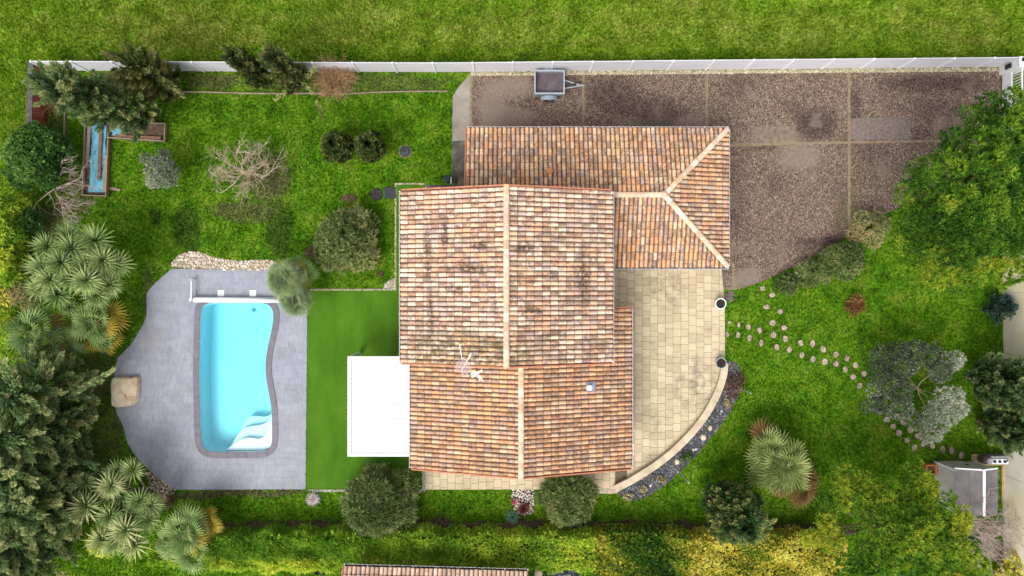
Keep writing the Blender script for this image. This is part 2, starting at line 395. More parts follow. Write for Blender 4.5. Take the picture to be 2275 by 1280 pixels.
# pool deck: slab and slate tiles
deck = sheet('pool_deck', DECK, .030, DECK_M, [deck_hole], kind='structure', thick=.08)
cop_out = inset(WATER, -.275)
dx = np.array([p[0] for p in DECK]); dy = np.array([p[1] for p in DECK])
V = []; T = []
y = dy.min(); row = 0
while y < dy.max():
    x = dx.min() + (.3 if row % 2 else 0) - .3*rnd.random()
    while x < dx.max():
        w = .6
        c = np.array([(x+.003,y+.003),(x+w-.003,y+.003),(x+w-.003,y+.297),(x+.003,y+.297)])
        mids = np.vstack([c, (c+np.roll(c,-1,0))/2, c.mean(0)[None]])
        if pip(mids[:,0], mids[:,1], DECK).all() and not pip(mids[:,0], mids[:,1], inset(WATER,-.16)).any():
            zt = .037 + rnd.uniform(-.001,.001); t = rnd.random()
            top = [(a,b,zt) for a,b in c]; lo = [(a,b,.028) for a,b in c]
            V += top
            for i in range(4): V += [lo[i], lo[(i+1)%4], top[(i+1)%4], top[i]]
            T += [t]*20
        x += w
    y += .3; row += 1
tiles = place('paving_tile', quads('paving_tile', V, DECK_M, T), deck); tag(tiles, kind='stuff')

sheet('artificial_turf', TURF, .018, TURF_M, kind='structure', thick=.03)
drive = sheet('driveway', DRIVE, .022, DRIVE_M, kind='structure', thick=.06)
sheet('side_path', PATH, .0265, CONC_M, kind='structure', thick=.06)
DARKC = AP([(1036,312),(1036,425),(1004.5,425),(1005,314)])
dp = MB().prism(DARKC, .020, .0315).build('damp_path', simple('blackened_concrete', (.030,.027,.026), (.15,.135,.12), 2.2, .9, .2, 0, .4)); tag(dp, kind='structure')
gp = MB().prism(AP([(1889,263),(2022,261),(2022,309),(1960,310),(1889,312)]), .020, .027).build('cement_patch', GREYPATCH_M, drive)
gp2 = MB().prism(AP([(1678,282),(1768,280),(1768,317),(1678,319)]), .020, .0255).build('cement_patch', simple('tan_cement', (.11,.08,.06), (.21,.16,.12), 5, .9, .2, 0, .3), drive)
# ochre brick dividing strips in the drive
bV = MB()
def brick_strip(p, q, w=5.6):
    p = np.array(A(*p)); q = np.array(A(*q)); d = q-p; L = np.linalg.norm(d); d /= L; nn = np.array((-d[1], d[0])); ww = w*H/F/2; s = 0
    while s < L-.05:
        l = min(.2, L-s)-.012; j = rnd.uniform(-.006,.006); e = [p+d*s+nn*(ww+j), p+d*s-nn*(ww-j), p+d*(s+l)-nn*(ww-j), p+d*(s+l)+nn*(ww+j)]
        bV.prism([tuple(v) for v in e], .018, .028+rnd.uniform(0,.004)); s += .2
for p, q in (((1047,168),(1046,290)),((1296,166),(1296,288)),((1570,164),(1570,285)),((1886,160),(1886,520)),((1622,322),(2088,313)),((1628,586),(1629,640)),((1603,642),(1645,640))): brick_strip(p, q)
tag(bV.build('border_brick', BORDER_M, drive), kind='stuff')

# ------------------------------------------------------------------ pebbles and gravel (uncountable)
ICO = None
def ico():
    t = (1+5**.5)/2; v = np.array([(-1,t,0),(1,t,0),(-1,-t,0),(1,-t,0),(0,-1,t),(0,1,t),(0,-1,-t),(0,1,-t),(t,0,-1),(t,0,1),(-t,0,-1),(-t,0,1)], float); v /= np.linalg.norm(v[0])
    f = [(0,11,5),(0,5,1),(0,1,7),(0,7,10),(0,10,11),(1,5,9),(5,11,4),(11,10,2),(10,7,6),(7,1,8),(3,9,4),(3,4,2),(3,2,6),(3,6,8),(3,8,9),(4,9,5),(2,4,11),(6,2,10),(8,6,7),(9,8,1)]
    return v, np.array(f)
IV, IF = ico()
def pebbles(name, poly, size, z, m, parent=None, cover=.85, jit=.35, label=None):
    P = np.array(poly); x0,y0 = P.min(0); x1,y1 = P.max(0); pts = []
    gx = np.arange(x0, x1, size); gy = np.arange(y0, y1, size*.88)
    X, Y = np.meshgrid(gx, gy); X = X + (np.arange(len(gy)) % 2)[:,None]*size/2
    X = X.ravel()+R.uniform(-jit,jit,X.size)*size; Y = Y.ravel()+R.uniform(-jit,jit,Y.size)*size
    k = pip(X, Y, poly) & (R.random(X.size) < cover+.1); X = X[k]; Y = Y[k]; n = len(X)
    s = size*R.uniform(.40,.62,n); sc = np.stack([s*R.uniform(.8,1.25,n), s*R.uniform(.8,1.25,n), s*R.uniform(.45,.7,n)], 1)
    a = R.uniform(0, 6.28, n); ca, sa = np.cos(a), np.sin(a)
    v = IV[None]*sc[:,None]*R.uniform(.9,1.1,(n,12,1)); vx = v[...,0]*ca[:,None]-v[...,1]*sa[:,None]; vy = v[...,0]*sa[:,None]+v[...,1]*ca[:,None]
    v = np.stack([vx+X[:,None], vy+Y[:,None], v[...,2]+z+sc[:,2,None]*.6], 2)
    V = v[:,IF].reshape(-1,3); T = np.repeat(R.random(n), 60)
    o = place(name, quads(name, V, m, T, True, smooth=True), parent); tag(o, label, kind='stuff'); return o
sheet('pebble_bed', PEBBLE_BED, .008, GRAVBED_M, kind='structure')
pebbles('white_pebbles', PEBBLE_BED, .125, .01, PEB_W, cover=1)
sheet('pebble_corner', PEBBLE_LOW, .008, DIRT_M, kind='structure')
pebbles('brown_pebbles', PEBBLE_LOW, .105, .01, PEB_B, cover=1)
FSTRIP = AP([(1047,160),(1500,156),(2215,150),(2222,157),(2222,159),(1500,165),(1047,169),(1040,171)])
sheet('gravel_strip', FSTRIP, .026, GRAVBED_M, kind='structure'); pebbles('cream_gravel', FSTRIP, .062, .027, GRAV_C)
for i, (pl, sz) in enumerate(((AP([(877,409.5),(880.5,409.5),(880.5,645),(877,645)]), .05), (AP([(877,406.5),(943,406.5),(943,410.5),(877,410.5)]), .05), (AP([(690,641.5),(880,641.5),(880,645),(690,645.5)]), .05),
       (AP([(849,643),(856,630),(867,621),(878,618),(878,643)]), .05), (AP([(684,1087.5),(946,1087.5),(946,1093),(700,1093)]), .055), (AP([(938,1046),(944,1046),(944,1088),(938,1088)]), .055))):
    sheet('gravel_edging', pl, .020, GRAVBED_M, kind='structure'); pebbles('edging_gravel', pl, sz, .021, GRAV_P if i in (3,4,5) else GRAV_C)
sheet('stone_bed', STONE_BED, .010, DIRT_M, kind='structure'); pebbles('white_bed_stones', STONE_BED, .10, .011, GRAV_P, cover=.7)
sheet('slate_bed', BED, .014, simple('slate_ground', (.03,.03,.033), (.09,.088,.09), 14, .95), kind='structure')
pebbles('slate_chips', BED, .075, .015, SLATE)
sheet('soil_strip', AP([(943,411),(1004,411),(1004,424),(943,426)]), .008, simple('dark_wet_soil', (.02,.017,.015), (.10,.09,.08), 9, .95), kind='structure')
pebbles('mixed_rubble', AP([(944,410),(1003,410),(1003,424),(944,424)]), .09, .01, SLATE)

# ------------------------------------------------------------------ terrace of cream pavers and its curved low wall
terr = sheet('terrace', TERRACE, .050, JOINT_M, kind='structure', thick=.08)
MAIN = TERRACE[1:17]; conv_main = AP([(1340,575),(1600,575),(1609.5,675),(1610,803)]+[(x-3,y-3) for x,y in CURVE_OUT[1:-1]]+[(1340,1087)])
pieces = []
def cols_of(x0, x1, y0, y1, conv, hide):
    px = x0; c = 0
    while px < x1:
        w = 17.1; py = y0 - rnd.uniform(0, 17)
        while py < y1:
            h = rnd.choice((17.1,17.1,17.1,17.1,12,22)); q = [(px+.34,py+.34),(px+w-.34,py+.34),(px+w-.34,py+h-.34),(px+.34,py+h-.34)]
            if not hide(px+w, py, py+h, px):
                s = clip(AP(q), conv)
                if len(s) >= 3 and parea(s) > .008:
                    cl = []
                    for v in s:
                        if not cl or (abs(v[0]-cl[-1][0])+abs(v[1]-cl[-1][1])) > 1e-4: cl.append(v)
                    pieces.append(cl)
            py += h
        px += w; c += 1
cols_of(1358, 1612, 590, 1090, conv_main, lambda xr, ya, yb, xl: xr < 1392 and ya > 690 or xr < 1398 and ya > 690)
strip_conv = AP([(943,1030),(1366,1030),(1366,1087),(943,1087)])
cols_of(943.5, 1357, 1034, 1090, strip_conv, lambda xr, ya, yb, xl: yb < 1042)
pieces.sort(key=lambda s: -parea(s))
rest = MB()
for i, s in enumerate(pieces):
    z = .066 + rnd.uniform(-.002,.003)
    if i < 300: MB().prism(s, .045, z).build('paver', PAVER_M, terr, (sum(v[0] for v in s)/len(s), sum(v[1] for v in s)/len(s), .045))
    else: rest.prism(s, .045, z)
if rest.V: tag(rest.build('paver_offcut', PAVER_M, terr), kind='stuff')
print('PAVERS', len(pieces))
WALLC_M = simple('cream_render', (.36,.29,.19), (.55,.46,.33), 2.2, .85, .2, 0, .25)
outc = spline(AP(CURVE_OUT), 4, False); inn = [(x,y) for x,y in outc]
lw = thing('low_wall', 'curved low cream garden wall edging the terrace beside the slate bed', 'wall', (*outc[len(outc)//2], 0))
def offs(poly, d):
    o = []
    for i, p in enumerate(poly):
        a = np.array(poly[max(i-1,0)]); b = np.array(poly[min(i+1,len(poly)-1)]); t = (b-a)/np.linalg.norm(b-a); o.append((p[0]-t[1]*d, p[1]+t[0]*d))
    return o
o1, o2 = offs(outc, -.02), offs(outc, -.30)
MB().prism(o1+o2[::-1], 0, .30).build('wall_body', WALLC_M, lw)
c1, c2 = offs(outc, .01), offs(outc, -.33); n = len(c1); step = 3
for i in range(0, n-1, step):
    j = min(i+step, n-1); pl = c1[i:j+1]+c2[i:j+1][::-1]; MB().prism(inset(pl, .004), .303, .36).build('coping_stone', WALLC_M, lw, (*np.mean(pl,0), .303))
stp = MB().prism(AP([(1325,1087.5),(1372,1087.5),(1372,1096.5),(1325,1096.5)]), -.02, .045).build('stone_step', WALLC_M, None, (*A(1348,1092), 0))
tag(stp, 'narrow cream stone step at the end of the curved terrace wall', 'step')

# ------------------------------------------------------------------ swimming pool
DEPTH = 1.15
pool = thing('swimming_pool', 'bean shaped swimming pool of turquoise water with corner steps', 'swimming pool', (*A(525,840), 0))
def liner_mat():
    n = NT('pool_liner'); f = n.noise(3, 4); return n.done(n.ramp(f, [(.3,(.56,.74,.78)),(.7,(.62,.79,.83))]), .5, None, .3)
LINER = liner_mat()
b = MB(); nW = len(WATER)
fl = inset(WATER, .10)
fV, fF = flat(fl, -DEPTH); b.add(fV, fF)
b.add([(x,y,.035) for x,y in WATER]+[(x,y,-DEPTH) for x,y in fl], [((i+1)%nW, i, nW+i, nW+(i+1)%nW) for i in range(nW)])
b.build('basin', LINER, pool)
n = NT('pool_water'); tr = n.new('ShaderNodeBsdfTransparent'); gl = n.new('ShaderNodeBsdfGlossy'); gl.inputs['Roughness'].default_value = .04
fr = n.new('ShaderNodeFresnel'); fr.inputs['IOR'].default_value = 1.33; nm = n.bump(n.noise(2.2, 2), .08, .02); n.put(gl.inputs['Normal'], nm)
mx = n.new('ShaderNodeMixShader'); n.put(mx.inputs[0], fr.outputs[0]); n.put(mx.inputs[1], tr.outputs[0]); n.put(mx.inputs[2], gl.outputs[0]); n.put(n.out.inputs[0], mx.outputs[0])
va = n.new('ShaderNodeVolumeAbsorption'); va.inputs['Color'].default_value = (.0,.90,.985,1); va.inputs['Density'].default_value = .50; n.put(n.out.inputs[1], va.outputs[0])
wt = inset(WATER, .006); wb = inset(WATER, .098); nn_ = len(wt)
V1, F1 = flat(wt, -.055); V2, F2 = flat(wb, -DEPTH+.006)
mb = MB().add(V1, F1).add(V2, [f[::-1] for f in F2]); mb.add([(x,y,-.055) for x,y in wt]+[(x,y,-DEPTH+.006) for x,y in wb], [(i,(i+1)%nn_,nn_+(i+1)%nn_,nn_+i)[::-1] for i in range(nn_)])
me = mesh('water', mb.V, mb.F, n.m)
import bmesh
bm = bmesh.new(); bm.from_mesh(me); bmesh.ops.remove_doubles(bm, verts=bm.verts, dist=1e-5); bmesh.ops.recalc_face_normals(bm, faces=bm.faces); bm.to_mesh(me); bm.free()
place('water', me, pool)
STEP_M = simple('pool_step_white', (.66,.74,.74), (.72,.80,.80), 3, .5)
tail = [(603,985),(597,996),(583,1002)]
for zt, crv in ((-.22, [(498,1002),(515,990),(530,980),(545,975.5),(560,976),(572,977.5),(583,972),(592,960),(599,940),(603.5,925)]),
                (-.45, [(500,1002),(512,985),(522,968),(535,956),(550,951),(566,949),(580,945),(592,935),(603.5,917)]),
                (-.70, [(505,1002),(520,972),(528,955),(536,940),(544,931),(560,930.5),(578,931.5),(592,925),(603.5,908)])):
    s = spline(AP([(498,1003)] + crv), 4, False)[4:] + AP(tail)
    MB().prism(s, -DEPTH-.01, zt).build('step', STEP_M, pool)
MB().lathe((*A(546,690), -DEPTH), [(.11,.0),(.11,.012),(.07,.02)], 16).build('drain', simple('drain_grey', (.10,.25,.27), (.14,.3,.32), 3, .5), pool, (*A(546,690), -DEPTH))
# coping stones
L = [0]; 
for i in range(nW): L.append(L[-1]+math.dist(WATER[i], WATER[(i+1)%nW]))
tot = L[-1]; nst = 44
def at_s(poly, s):
    s %= tot
    for i in range(nW):
        if L[i+1] >= s: t = (s-L[i])/(L[i+1]-L[i]); p, q = poly[i], poly[(i+1)%nW]; return (p[0]+t*(q[0]-p[0]), p[1]+t*(q[1]-p[1]))
ci, co = inset(WATER, .015), inset(WATER, -.275)
COPE_M = simple('mauve_grey_coping', (.120,.108,.128), (.158,.143,.168), 4, .65, .3, 0, .1, vary=.06)
for k in range(nst):
    a, c = tot*k/nst+.004, tot*(k+1)/nst-.004; ss = np.linspace(a, c, 5)
    pl = [at_s(ci, s) for s in ss]+[at_s(co, s) for s in ss[::-1]]; pc = np.mean(pl, 0)
    MB().prism(pl, .022, .062+rnd.uniform(-.001,.001)).build('coping_stone', COPE_M, pool, (*pc, .022))

# grass blades (uncountable)
def blades(name, npts, inside, outside, Lr, Wr, m, box):
    X = R.uniform(box[0], box[1], npts); Y = R.uniform(box[2], box[3], npts); k = np.ones(npts, bool)
    for p in inside: k &= pip(X, Y, p)
    for p in outside: k &= ~pip(X, Y, p)
    X, Y = X[k], Y[k]; n = len(X); a = R.uniform(0, 6.283, n); lean = R.uniform(.3, 1.25, n); Ln = R.uniform(*Lr, n); w = R.uniform(*Wr, n)/2
    dx_, dy_ = np.cos(a), np.sin(a); z0 = np.full(n, -.004)
    v = np.stack([np.stack([X-dy_*w, Y+dx_*w, z0], 1), np.stack([X+dy_*w, Y-dx_*w, z0], 1), np.stack([X+dx_*np.sin(lean)*Ln, Y+dy_*np.sin(lean)*Ln, np.cos(lean)*Ln], 1)], 1)
    return tag(place(name, quads(name, v.reshape(-1,3), m, np.repeat(R.random(n), 3), True)), kind='stuff')
no = [DECK, TURF, TERRACE, BED, DRIVE, PATH, PEBBLE_BED, PEBBLE_LOW, STONE_BED, ROOM, YARD, AP([(940,405),(1006,405),(1006,430),(940,430)]), AP([(915,800),(1400,800),(1400,1050),(915,1050)]), AP([(500,1164),(1300,1161),(1860,1168),(1860,1240),(500,1240)])]
blades('lawn_grass', 420000, [GARDEN], no, (.06,.15), (.035,.075), LAWN_B, (-25.5,25.0,-14.6,10.6))
blades('meadow_grass', 260000, [], [GARDEN, YARD], (.08,.20), (.04,.085), MEADOW_B, (-25.5,25.5,7.0,14.6))
blades('verge_grass', 42000, [], [GARDEN, YARD], (.08,.20), (.04,.085), MEADOW_B, (-25.5,-21.5,-14.6,10.8))

# ------------------------------------------------------------------ the house: three canal-tiled roofs
def tile_mat(name, stops, single, dirt=.75, moss=0.):
    n = NT(name); t = n.orand() if single else n.attr('tint')
    base = n.ramp(t, stops)
    t2 = n.math('FRACT', n.math('MULTIPLY', t, 17.31))
    p1 = n.noise(2.6, 5, .68); p2 = n.noise(7.0, 6, .74); p3 = n.noise(.55, 3, .6)
    k = n.math('ADD', n.math('MULTIPLY', p1, .34), n.math('ADD', n.math('MULTIPLY', p2, .54), n.math('MULTIPLY', p3, .12)))
    k = n.math('ADD', k, n.math('MULTIPLY', n.math('SUBTRACT', t2, .5), .17))
    c = n.mix(base, n.ramp(p2, [(.38,(.24,.145,.10)),(.62,(.075,.044,.034))]), n.rng(k, .470, .545, 0, dirt))
    c = n.mix(c, (.70,.59,.49), n.rng(n.noise(9, 5, .72, n.vmath('ADD', n.pos(), (7,3,1))), .53, .66, 0, .55))       # pale lichen bloom
    st = n.noise(.9, 4, .65, n.vmath('ADD', n.stretch((.55,2.2,1)), (2,9,4)))
    c = n.mix(c, (.075,.062,.058), n.rng(st, .63, .73, 0, .72))                                                    # blackened runs
    if moss:
        for bx_, by_, rx_, ry_ in ((1045,596,52,11),(1010,640,20,6),(945,560,7,70),(952,700,8,60),(1160,552,34,9),(1185,690,30,6),(985,520,9,40),(1300,620,16,60),(1060,545,22,10)):
            q_ = A(bx_, by_, 6.0); c = n.mix(c, (.05,.042,.036), n.math('MULTIPLY', n.blob(q_[0], q_[1], rx_*.018, ry_*.018, 1.0), n.rng(p2, .40, .58, .25, .9)))
        mm = n.blob(-1.9, -2.6, 2.6, .75, .9); c = n.mix(c, (.10,.105,.025), n.math('MULTIPLY', n.math('MULTIPLY', mm, moss), n.rng(n.noise(5,4,.7), .40, .60)))
    return n.done(c, .85, n.bump(n.noise(35,4,.7), .35, .008), .2)
STOP_U = [(0,(.62,.46,.335)),(.22,(.65,.51,.39)),(.42,(.60,.39,.25)),(.62,(.58,.32,.18)),(.78,(.57,.38,.28)),(.9,(.48,.34,.285)),(1,(.40,.30,.26))]
STOP_L = [(0,(.57,.40,.26)),(.22,(.57,.36,.20)),(.45,(.56,.295,.14)),(.66,(.52,.255,.12)),(.84,(.47,.29,.20)),(1,(.37,.26,.21))]
STOP_W = [(0,(.60,.43,.285)),(.22,(.58,.36,.20)),(.46,(.56,.295,.14)),(.66,(.52,.255,.12)),(.84,(.48,.32,.23)),(1,(.38,.28,.23))]
STOP_N = [(0,(.60,.45,.35)),(.4,(.56,.38,.27)),(.8,(.46,.30,.22)),(1,(.36,.25,.20))]
TM = {'u': [tile_mat('weathered_tile', STOP_U, s, .66, .8) for s in (1,0)], 'l': [tile_mat('orange_tile', STOP_L, s, .64) for s in (1,0)],
      'w': [tile_mat('mixed_tile', STOP_W, s, .64) for s in (1,0)], 'n': [tile_mat('pink_tile', STOP_N, s, .4) for s in (1,0)]}
RIDGE_M = tile_mat('ridge_terracotta', [(0,(.62,.42,.28)),(.35,(.66,.50,.39)),(.65,(.60,.36,.21)),(1,(.68,.56,.47))], True, .35)
VERGE_M = simple('verge_terracotta', (.33,.11,.06), (.46,.20,.11), 5, .85, .2, 0, .2)
PVC_M = simple('white_gutter', (.66,.66,.68), (.78,.78,.79), 3, .4, .4, 0, .03)
GUT_IN = simple('dark_gutter_bottom', (.03,.028,.025), (.09,.08,.07), 6, .9)
RENDER_M = simple('cream_house_render', (.50,.44,.34), (.58,.51,.40), 1.5, .9, .2, 0, .15)
DECKB_M = simple('roof_underlay', (.05,.038,.032), (.10,.075,.06), 5, .95)

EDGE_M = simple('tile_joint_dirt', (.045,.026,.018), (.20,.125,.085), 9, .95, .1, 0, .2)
PITCH, COURSE, TLEN = .200, .352, .405
PROF = [(0,.0),(.040,.0),(.050,.036),(.072,.066),(.112,.076),(.152,.066),(.184,.036),(.2,.004)]
TV, TF = [], []
for v, lift in ((0,.032),(.020,.0304),(TLEN,.0)):
    sc = .94 if v == TLEN else 1.0
    for u, z in PROF: TV.append((u, v, z*sc+lift))
npf = len(PROF)
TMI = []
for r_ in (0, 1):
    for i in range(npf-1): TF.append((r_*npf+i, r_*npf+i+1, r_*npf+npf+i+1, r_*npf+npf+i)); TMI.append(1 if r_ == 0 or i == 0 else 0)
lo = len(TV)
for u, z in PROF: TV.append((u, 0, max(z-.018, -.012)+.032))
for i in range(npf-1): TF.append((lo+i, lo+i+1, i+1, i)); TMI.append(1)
TVn = np.array(TV); TFn = np.array(TF)
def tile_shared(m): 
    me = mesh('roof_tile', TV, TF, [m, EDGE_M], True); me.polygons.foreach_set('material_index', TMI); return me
ALL = []           # (matrix, key)
def slope(key, o, u, v, width, run, keep, store):
    """tiles on one roof slope: o eave corner, u along the eave, v up the slope (unit, 3D)"""
    o = Vector(o); u = Vector(u).normalized(); v = Vector(v).normalized(); nn = u.cross(v)
    nu = int(round(width/PITCH)); nv = int(math.ceil((run-.12)/COURSE)); pu = width/nu
    for j in range(nv):
        for i in range(nu):
            p = o + u*(i*pu) + v*(j*COURSE)
            cpt = p + u*(pu/2) + v*(COURSE/2)
            if not keep(cpt.x, cpt.y): continue
            a = rnd.gauss(0, .010); du = rnd.gauss(0,.004); dv = rnd.gauss(0,.006)
            uu = (u*math.cos(a)+v*math.sin(a)); vv = (v*math.cos(a)-u*math.sin(a))
            pp = p + u*du + v*(dv-.04) + nn*(.01+rnd.uniform(-.004,.006))
            M = Matrix((( uu.x*pu/PITCH, vv.x, nn.x, pp.x),(uu.y*pu/PITCH, vv.y, nn.y, pp.y),(uu.z*pu/PITCH, vv.z, nn.z, pp.z),(0,0,0,1)))
            store.append((M, key))
def slab(pts, th=.06):
    P = [Vector(p) for p in pts]; nn = (P[1]-P[0]).cross(P[-1]-P[0]).normalized()
    if nn.z < 0: P = P[::-1]; nn = -nn
    k = len(P); top = [p-nn*.004 for p in P]; bot = [p-nn*th for p in P]
    return top+bot, [tuple(range(k)), tuple(range(2*k-1, k-1, -1))]+[(i, k+i, k+(i+1)%k, (i+1)%k) for i in range(k)]

house = thing('house', 'low cream house under three weathered terracotta canal tile roofs', 'house', (0,-1,0))
TAN = .34
# upper block, lower block, garage wing
ux0, ux1, uxr, uy0, uy1, uez = -4.616, 4.163, -.222, -3.14, 4.08, 4.8; uzr = uez + TAN*4.39
lx0, lx1, lxr, ly0, ly1, lez = -4.48, 5.285, .385, -8.06, -.90, 2.7; lzr = lez + TAN*4.88
wx0, wx1, wy0, wy1, wyr, wez = -2.023, 9.63, .966, 7.106, 4.036, 2.7; wzr = wez + TAN*3.07; wxa = wx1-3.05
sl = math.sqrt(1+TAN*TAN)
e = Vector((1,0,TAN)); wv = Vector((-1,0,TAN))
T = lambda *a: True
slope('u', (ux0,uy1,uez), (0,-1,0), (1,0,TAN), uy1-uy0, 4.39*sl, T, ALL)
slope('u', (ux1,uy0,uez), (0,1,0), (-1,0,TAN), uy1-uy0, 4.39*sl, T, ALL)
slope('l', (lx0,ly1,lez), (0,-1,0), (1,0,TAN), ly1-ly0, 4.86*sl, lambda x, y: y < -2.75, ALL)
slope('l', (lx1,ly0,lez), (0,1,0), (-1,0,TAN), ly1-ly0, 4.90*sl, lambda x, y: y < -2.75 or x > 3.6, ALL)
slope('w', (wx1,wy1,wez), (-1,0,0), (0,-1,TAN), wx1-wx0, 3.07*sl, lambda x, y: (wx1-x) > (wy1-y)-.05 and (y > 3.75 or x > 3.6), ALL)
slope('w', (wx0+5.5,wy0,wez), (1,0,0), (0,1,TAN), wx1-wx0-5.5, 3.07*sl, lambda x, y: (wx1-x) > (y-wy0)-.05 and x > 3.6, ALL)
slope('w', (wx1,wy0,wez), (0,1,0), (-1,0,TAN), wy1-wy0, 3.05*sl, lambda x, y: (wx1-x) < min(y-wy0, wy1-y)+.05, ALL)
ALL.sort(key=lambda t: -t[0].translation.z)
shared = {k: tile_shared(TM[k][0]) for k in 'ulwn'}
def put_tile(M, key, parent):
    o = bpy.data.objects.new('roof_tile', shared[key]); COL.objects.link(o); o.parent = parent
    o.matrix_local = Matrix.Translation(-WL[parent.name]) @ M; return o
for M, key in ALL[:300]: put_tile(M, key, house)
# the remaining tiles as one part with three materials
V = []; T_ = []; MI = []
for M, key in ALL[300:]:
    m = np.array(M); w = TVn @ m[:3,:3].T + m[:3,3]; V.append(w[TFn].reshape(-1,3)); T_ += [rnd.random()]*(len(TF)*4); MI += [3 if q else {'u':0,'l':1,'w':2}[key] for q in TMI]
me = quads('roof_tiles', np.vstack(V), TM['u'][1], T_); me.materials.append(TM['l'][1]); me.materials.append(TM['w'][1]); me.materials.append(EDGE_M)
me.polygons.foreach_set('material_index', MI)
tag(place('roof_tile', me, house), kind='stuff'); print('TILES', len(ALL))
# ridge and hip tiles
RL = .40
def ridge_mesh(r=.125):
    V, Fc = [], []; K = 8
    for y, rr, lift in ((0, r, .018), (RL, r*.93, 0)):
        for k in range(K+1):
            t = math.pi*k/K; V.append((rr*math.cos(t), y, rr*.62*math.sin(t)+lift))
    for k in range(K): Fc.append((k, K+1+k, K+2+k, k+1)[::-1])
    b = len(V)
    for k in range(K+1):
        t = math.pi*k/K; V.append(((r-.018)*math.cos(t), 0, (r-.02)*.62*math.sin(t)+.018))
    for k in range(K): Fc.append((k, k+1, b+k+1, b+k)[::-1])
    return mesh('ridge_tile', V, Fc, RIDGE_M)
RM = ridge_mesh()
def ridge(p, q, parent, lift=.075):
    p = Vector(p); q = Vector(q); d = (q-p); L_ = d.length; d.normalize(); k = max(1, round(L_/.355)); a = d.cross(Vector((0,0,1))).normalized(); nz = a.cross(d)
    for i in range(k):
        c = p + d*(L_*i/k) + nz*(lift+rnd.uniform(-.006,.008)); ja = a*math.cos(rnd.gauss(0,.012)) 
        M = Matrix(((a.x,d.x,nz.x,c.x),(a.y,d.y,nz.y,c.y),(a.z,d.z,nz.z,c.z),(0,0,0,1)))
        o = bpy.data.objects.new('ridge_tile', RM); COL.objects.link(o); o.parent = parent; o.matrix_local = Matrix.Translation(-WL[parent.name]) @ M
ridge((uxr,uy0-.03,uzr), (uxr,uy1+.02,uzr), house)
ridge((lxr,ly0-.03,lzr), (lxr,-2.86,lzr), house)
ridge((3.8,wyr,wzr), (wxa+.1,wyr,wzr), house)
ridge((wx1-.02,wy1-.02,wez+.02), (wxa,wyr,wzr), house); ridge((wx1-.02,wy0+.02,wez+.02), (wxa,wyr,wzr), house)
MB().lathe((wxa,wyr,wzr+.06), [(.17,0),(.17,.06),(.12,.12),(.05,.15)], 14).build('ridge_cap', RIDGE_M, house, (wxa,wyr,wzr))
# decks under the tiles
for pts in ([(ux0,uy0,uez),(ux0,uy1,uez),(uxr,uy1,uzr),(uxr,uy0,uzr)], [(ux1,uy0,uez),(ux1,uy1,uez),(uxr,uy1,uzr),(uxr,uy0,uzr)],
            [(lx0,ly0,lez),(lx0,-2.82,lez),(lxr,-2.82,lzr),(lxr,ly0,lzr)], [(lx1,ly0,lez),(lx1,-2.82,lez),(lxr,-2.82,lzr),(lxr,ly0,lzr)], [(lx1,-2.82,lez),(lx1,ly1,lez),(3.78,ly1,lez+TAN*(lx1-3.78)),(3.78,-2.82,lez+TAN*(lx1-3.78))],
            [(wx0,wy1,wez),(wx1,wy1,wez),(wxa,wyr,wzr),(wx0,wyr,wzr)], [(3.78,wy0,wez),(wx1,wy0,wez),(wxa,wyr,wzr),(3.78,wyr,wzr)], [(wx1,wy0,wez),(wx1,wy1,wez),(wxa,wyr,wzr)]):
    V_, F_ = slab(pts); MB().add(V_, F_).build('roof_deck', DECKB_M, house)
# walls (gables follow the roofs)
def gable_walls(x0, x1, y0, y1, ez, xr, zr):
    m = MB(); b = 0; pr = [(x0,0),(x1,0),(x1,ez-.02),(xr,zr-.12),(x0,ez-.02)]
    Vv = [(x,y0,z) for x,z in pr]+[(x,y1,z) for x,z in pr]
    m.add(Vv, [(0,1,2,3,4),(9,8,7,6,5)]+[(i,5+i,5+(i+1)%5,(i+1)%5) for i in range(5)]); return m
gable_walls(ux0+.42, ux1-.42, uy0+.28, uy1-.28, uez+.12, uxr, uzr).build('wall', RENDER_M, house)
gable_walls(lx0+.42, lx1-.42, ly0+.28, -2.86, lez+.12, lxr, lzr).build('wall', RENDER_M, house)
MB().box(3.75, lx1-.42, -2.855, ly1-.25, 0, lez+.1).build('wall', RENDER_M, house)
MB().box(wx0+.28, wx1-.42, wy0+.42, wy1-.42, 0, wez+.02).build('wall', RENDER_M, house)
# window openings on the walls under the eaves
GLASS_M = simple('dark_window_glass', (.02,.025,.03), (.04,.05,.055), 2, .08, .6)
SHUT_M = simple('white_shutter', (.70,.70,.68), (.78,.78,.76), 4, .5)
def window(axis, w, a, b, z0, z1):
    s = 1 if axis[0] == '+' else -1
    def bx(u0, u1, v0, v1, d0, d1):
        lo_, hi = sorted((w+s*d0, w+s*d1))
        return MB().box(lo_, hi, u0, u1, v0, v1) if axis[1] == 'x' else MB().box(u0, u1, lo_, hi, v0, v1)
    f = bx(a, b, z0, z1, -.02, .035).build('window', SHUT_M, house)
    bx(a+.08, b-.08, z0+.08, z1-.08, .037, .045).build('pane', GLASS_M, f)
for ax, w, a, b, z0, z1 in (('+x', lx1-.42, -7.2, -5.6, .1, 2.2), ('+x', lx1-.42, -4.9, -3.3, .1, 2.2), ('-y', ly0+.28, -3.2, -1.8, .9, 2.2), ('-y', ly0+.28, 1.8, 3.2, .9, 2.2), ('-x', ux0+.42, -1.5, .1, .1, 2.3), ('-x', ux0+.42, 1.6, 2.8, 3.3, 4.4), ('+x', wx1-.42, 2.6, 5.2, .05, 2.3), ('-y', wy0+.42, 5.6, 7.0, .1, 2.2)):
    window(ax, w, a, b, z0, z1)
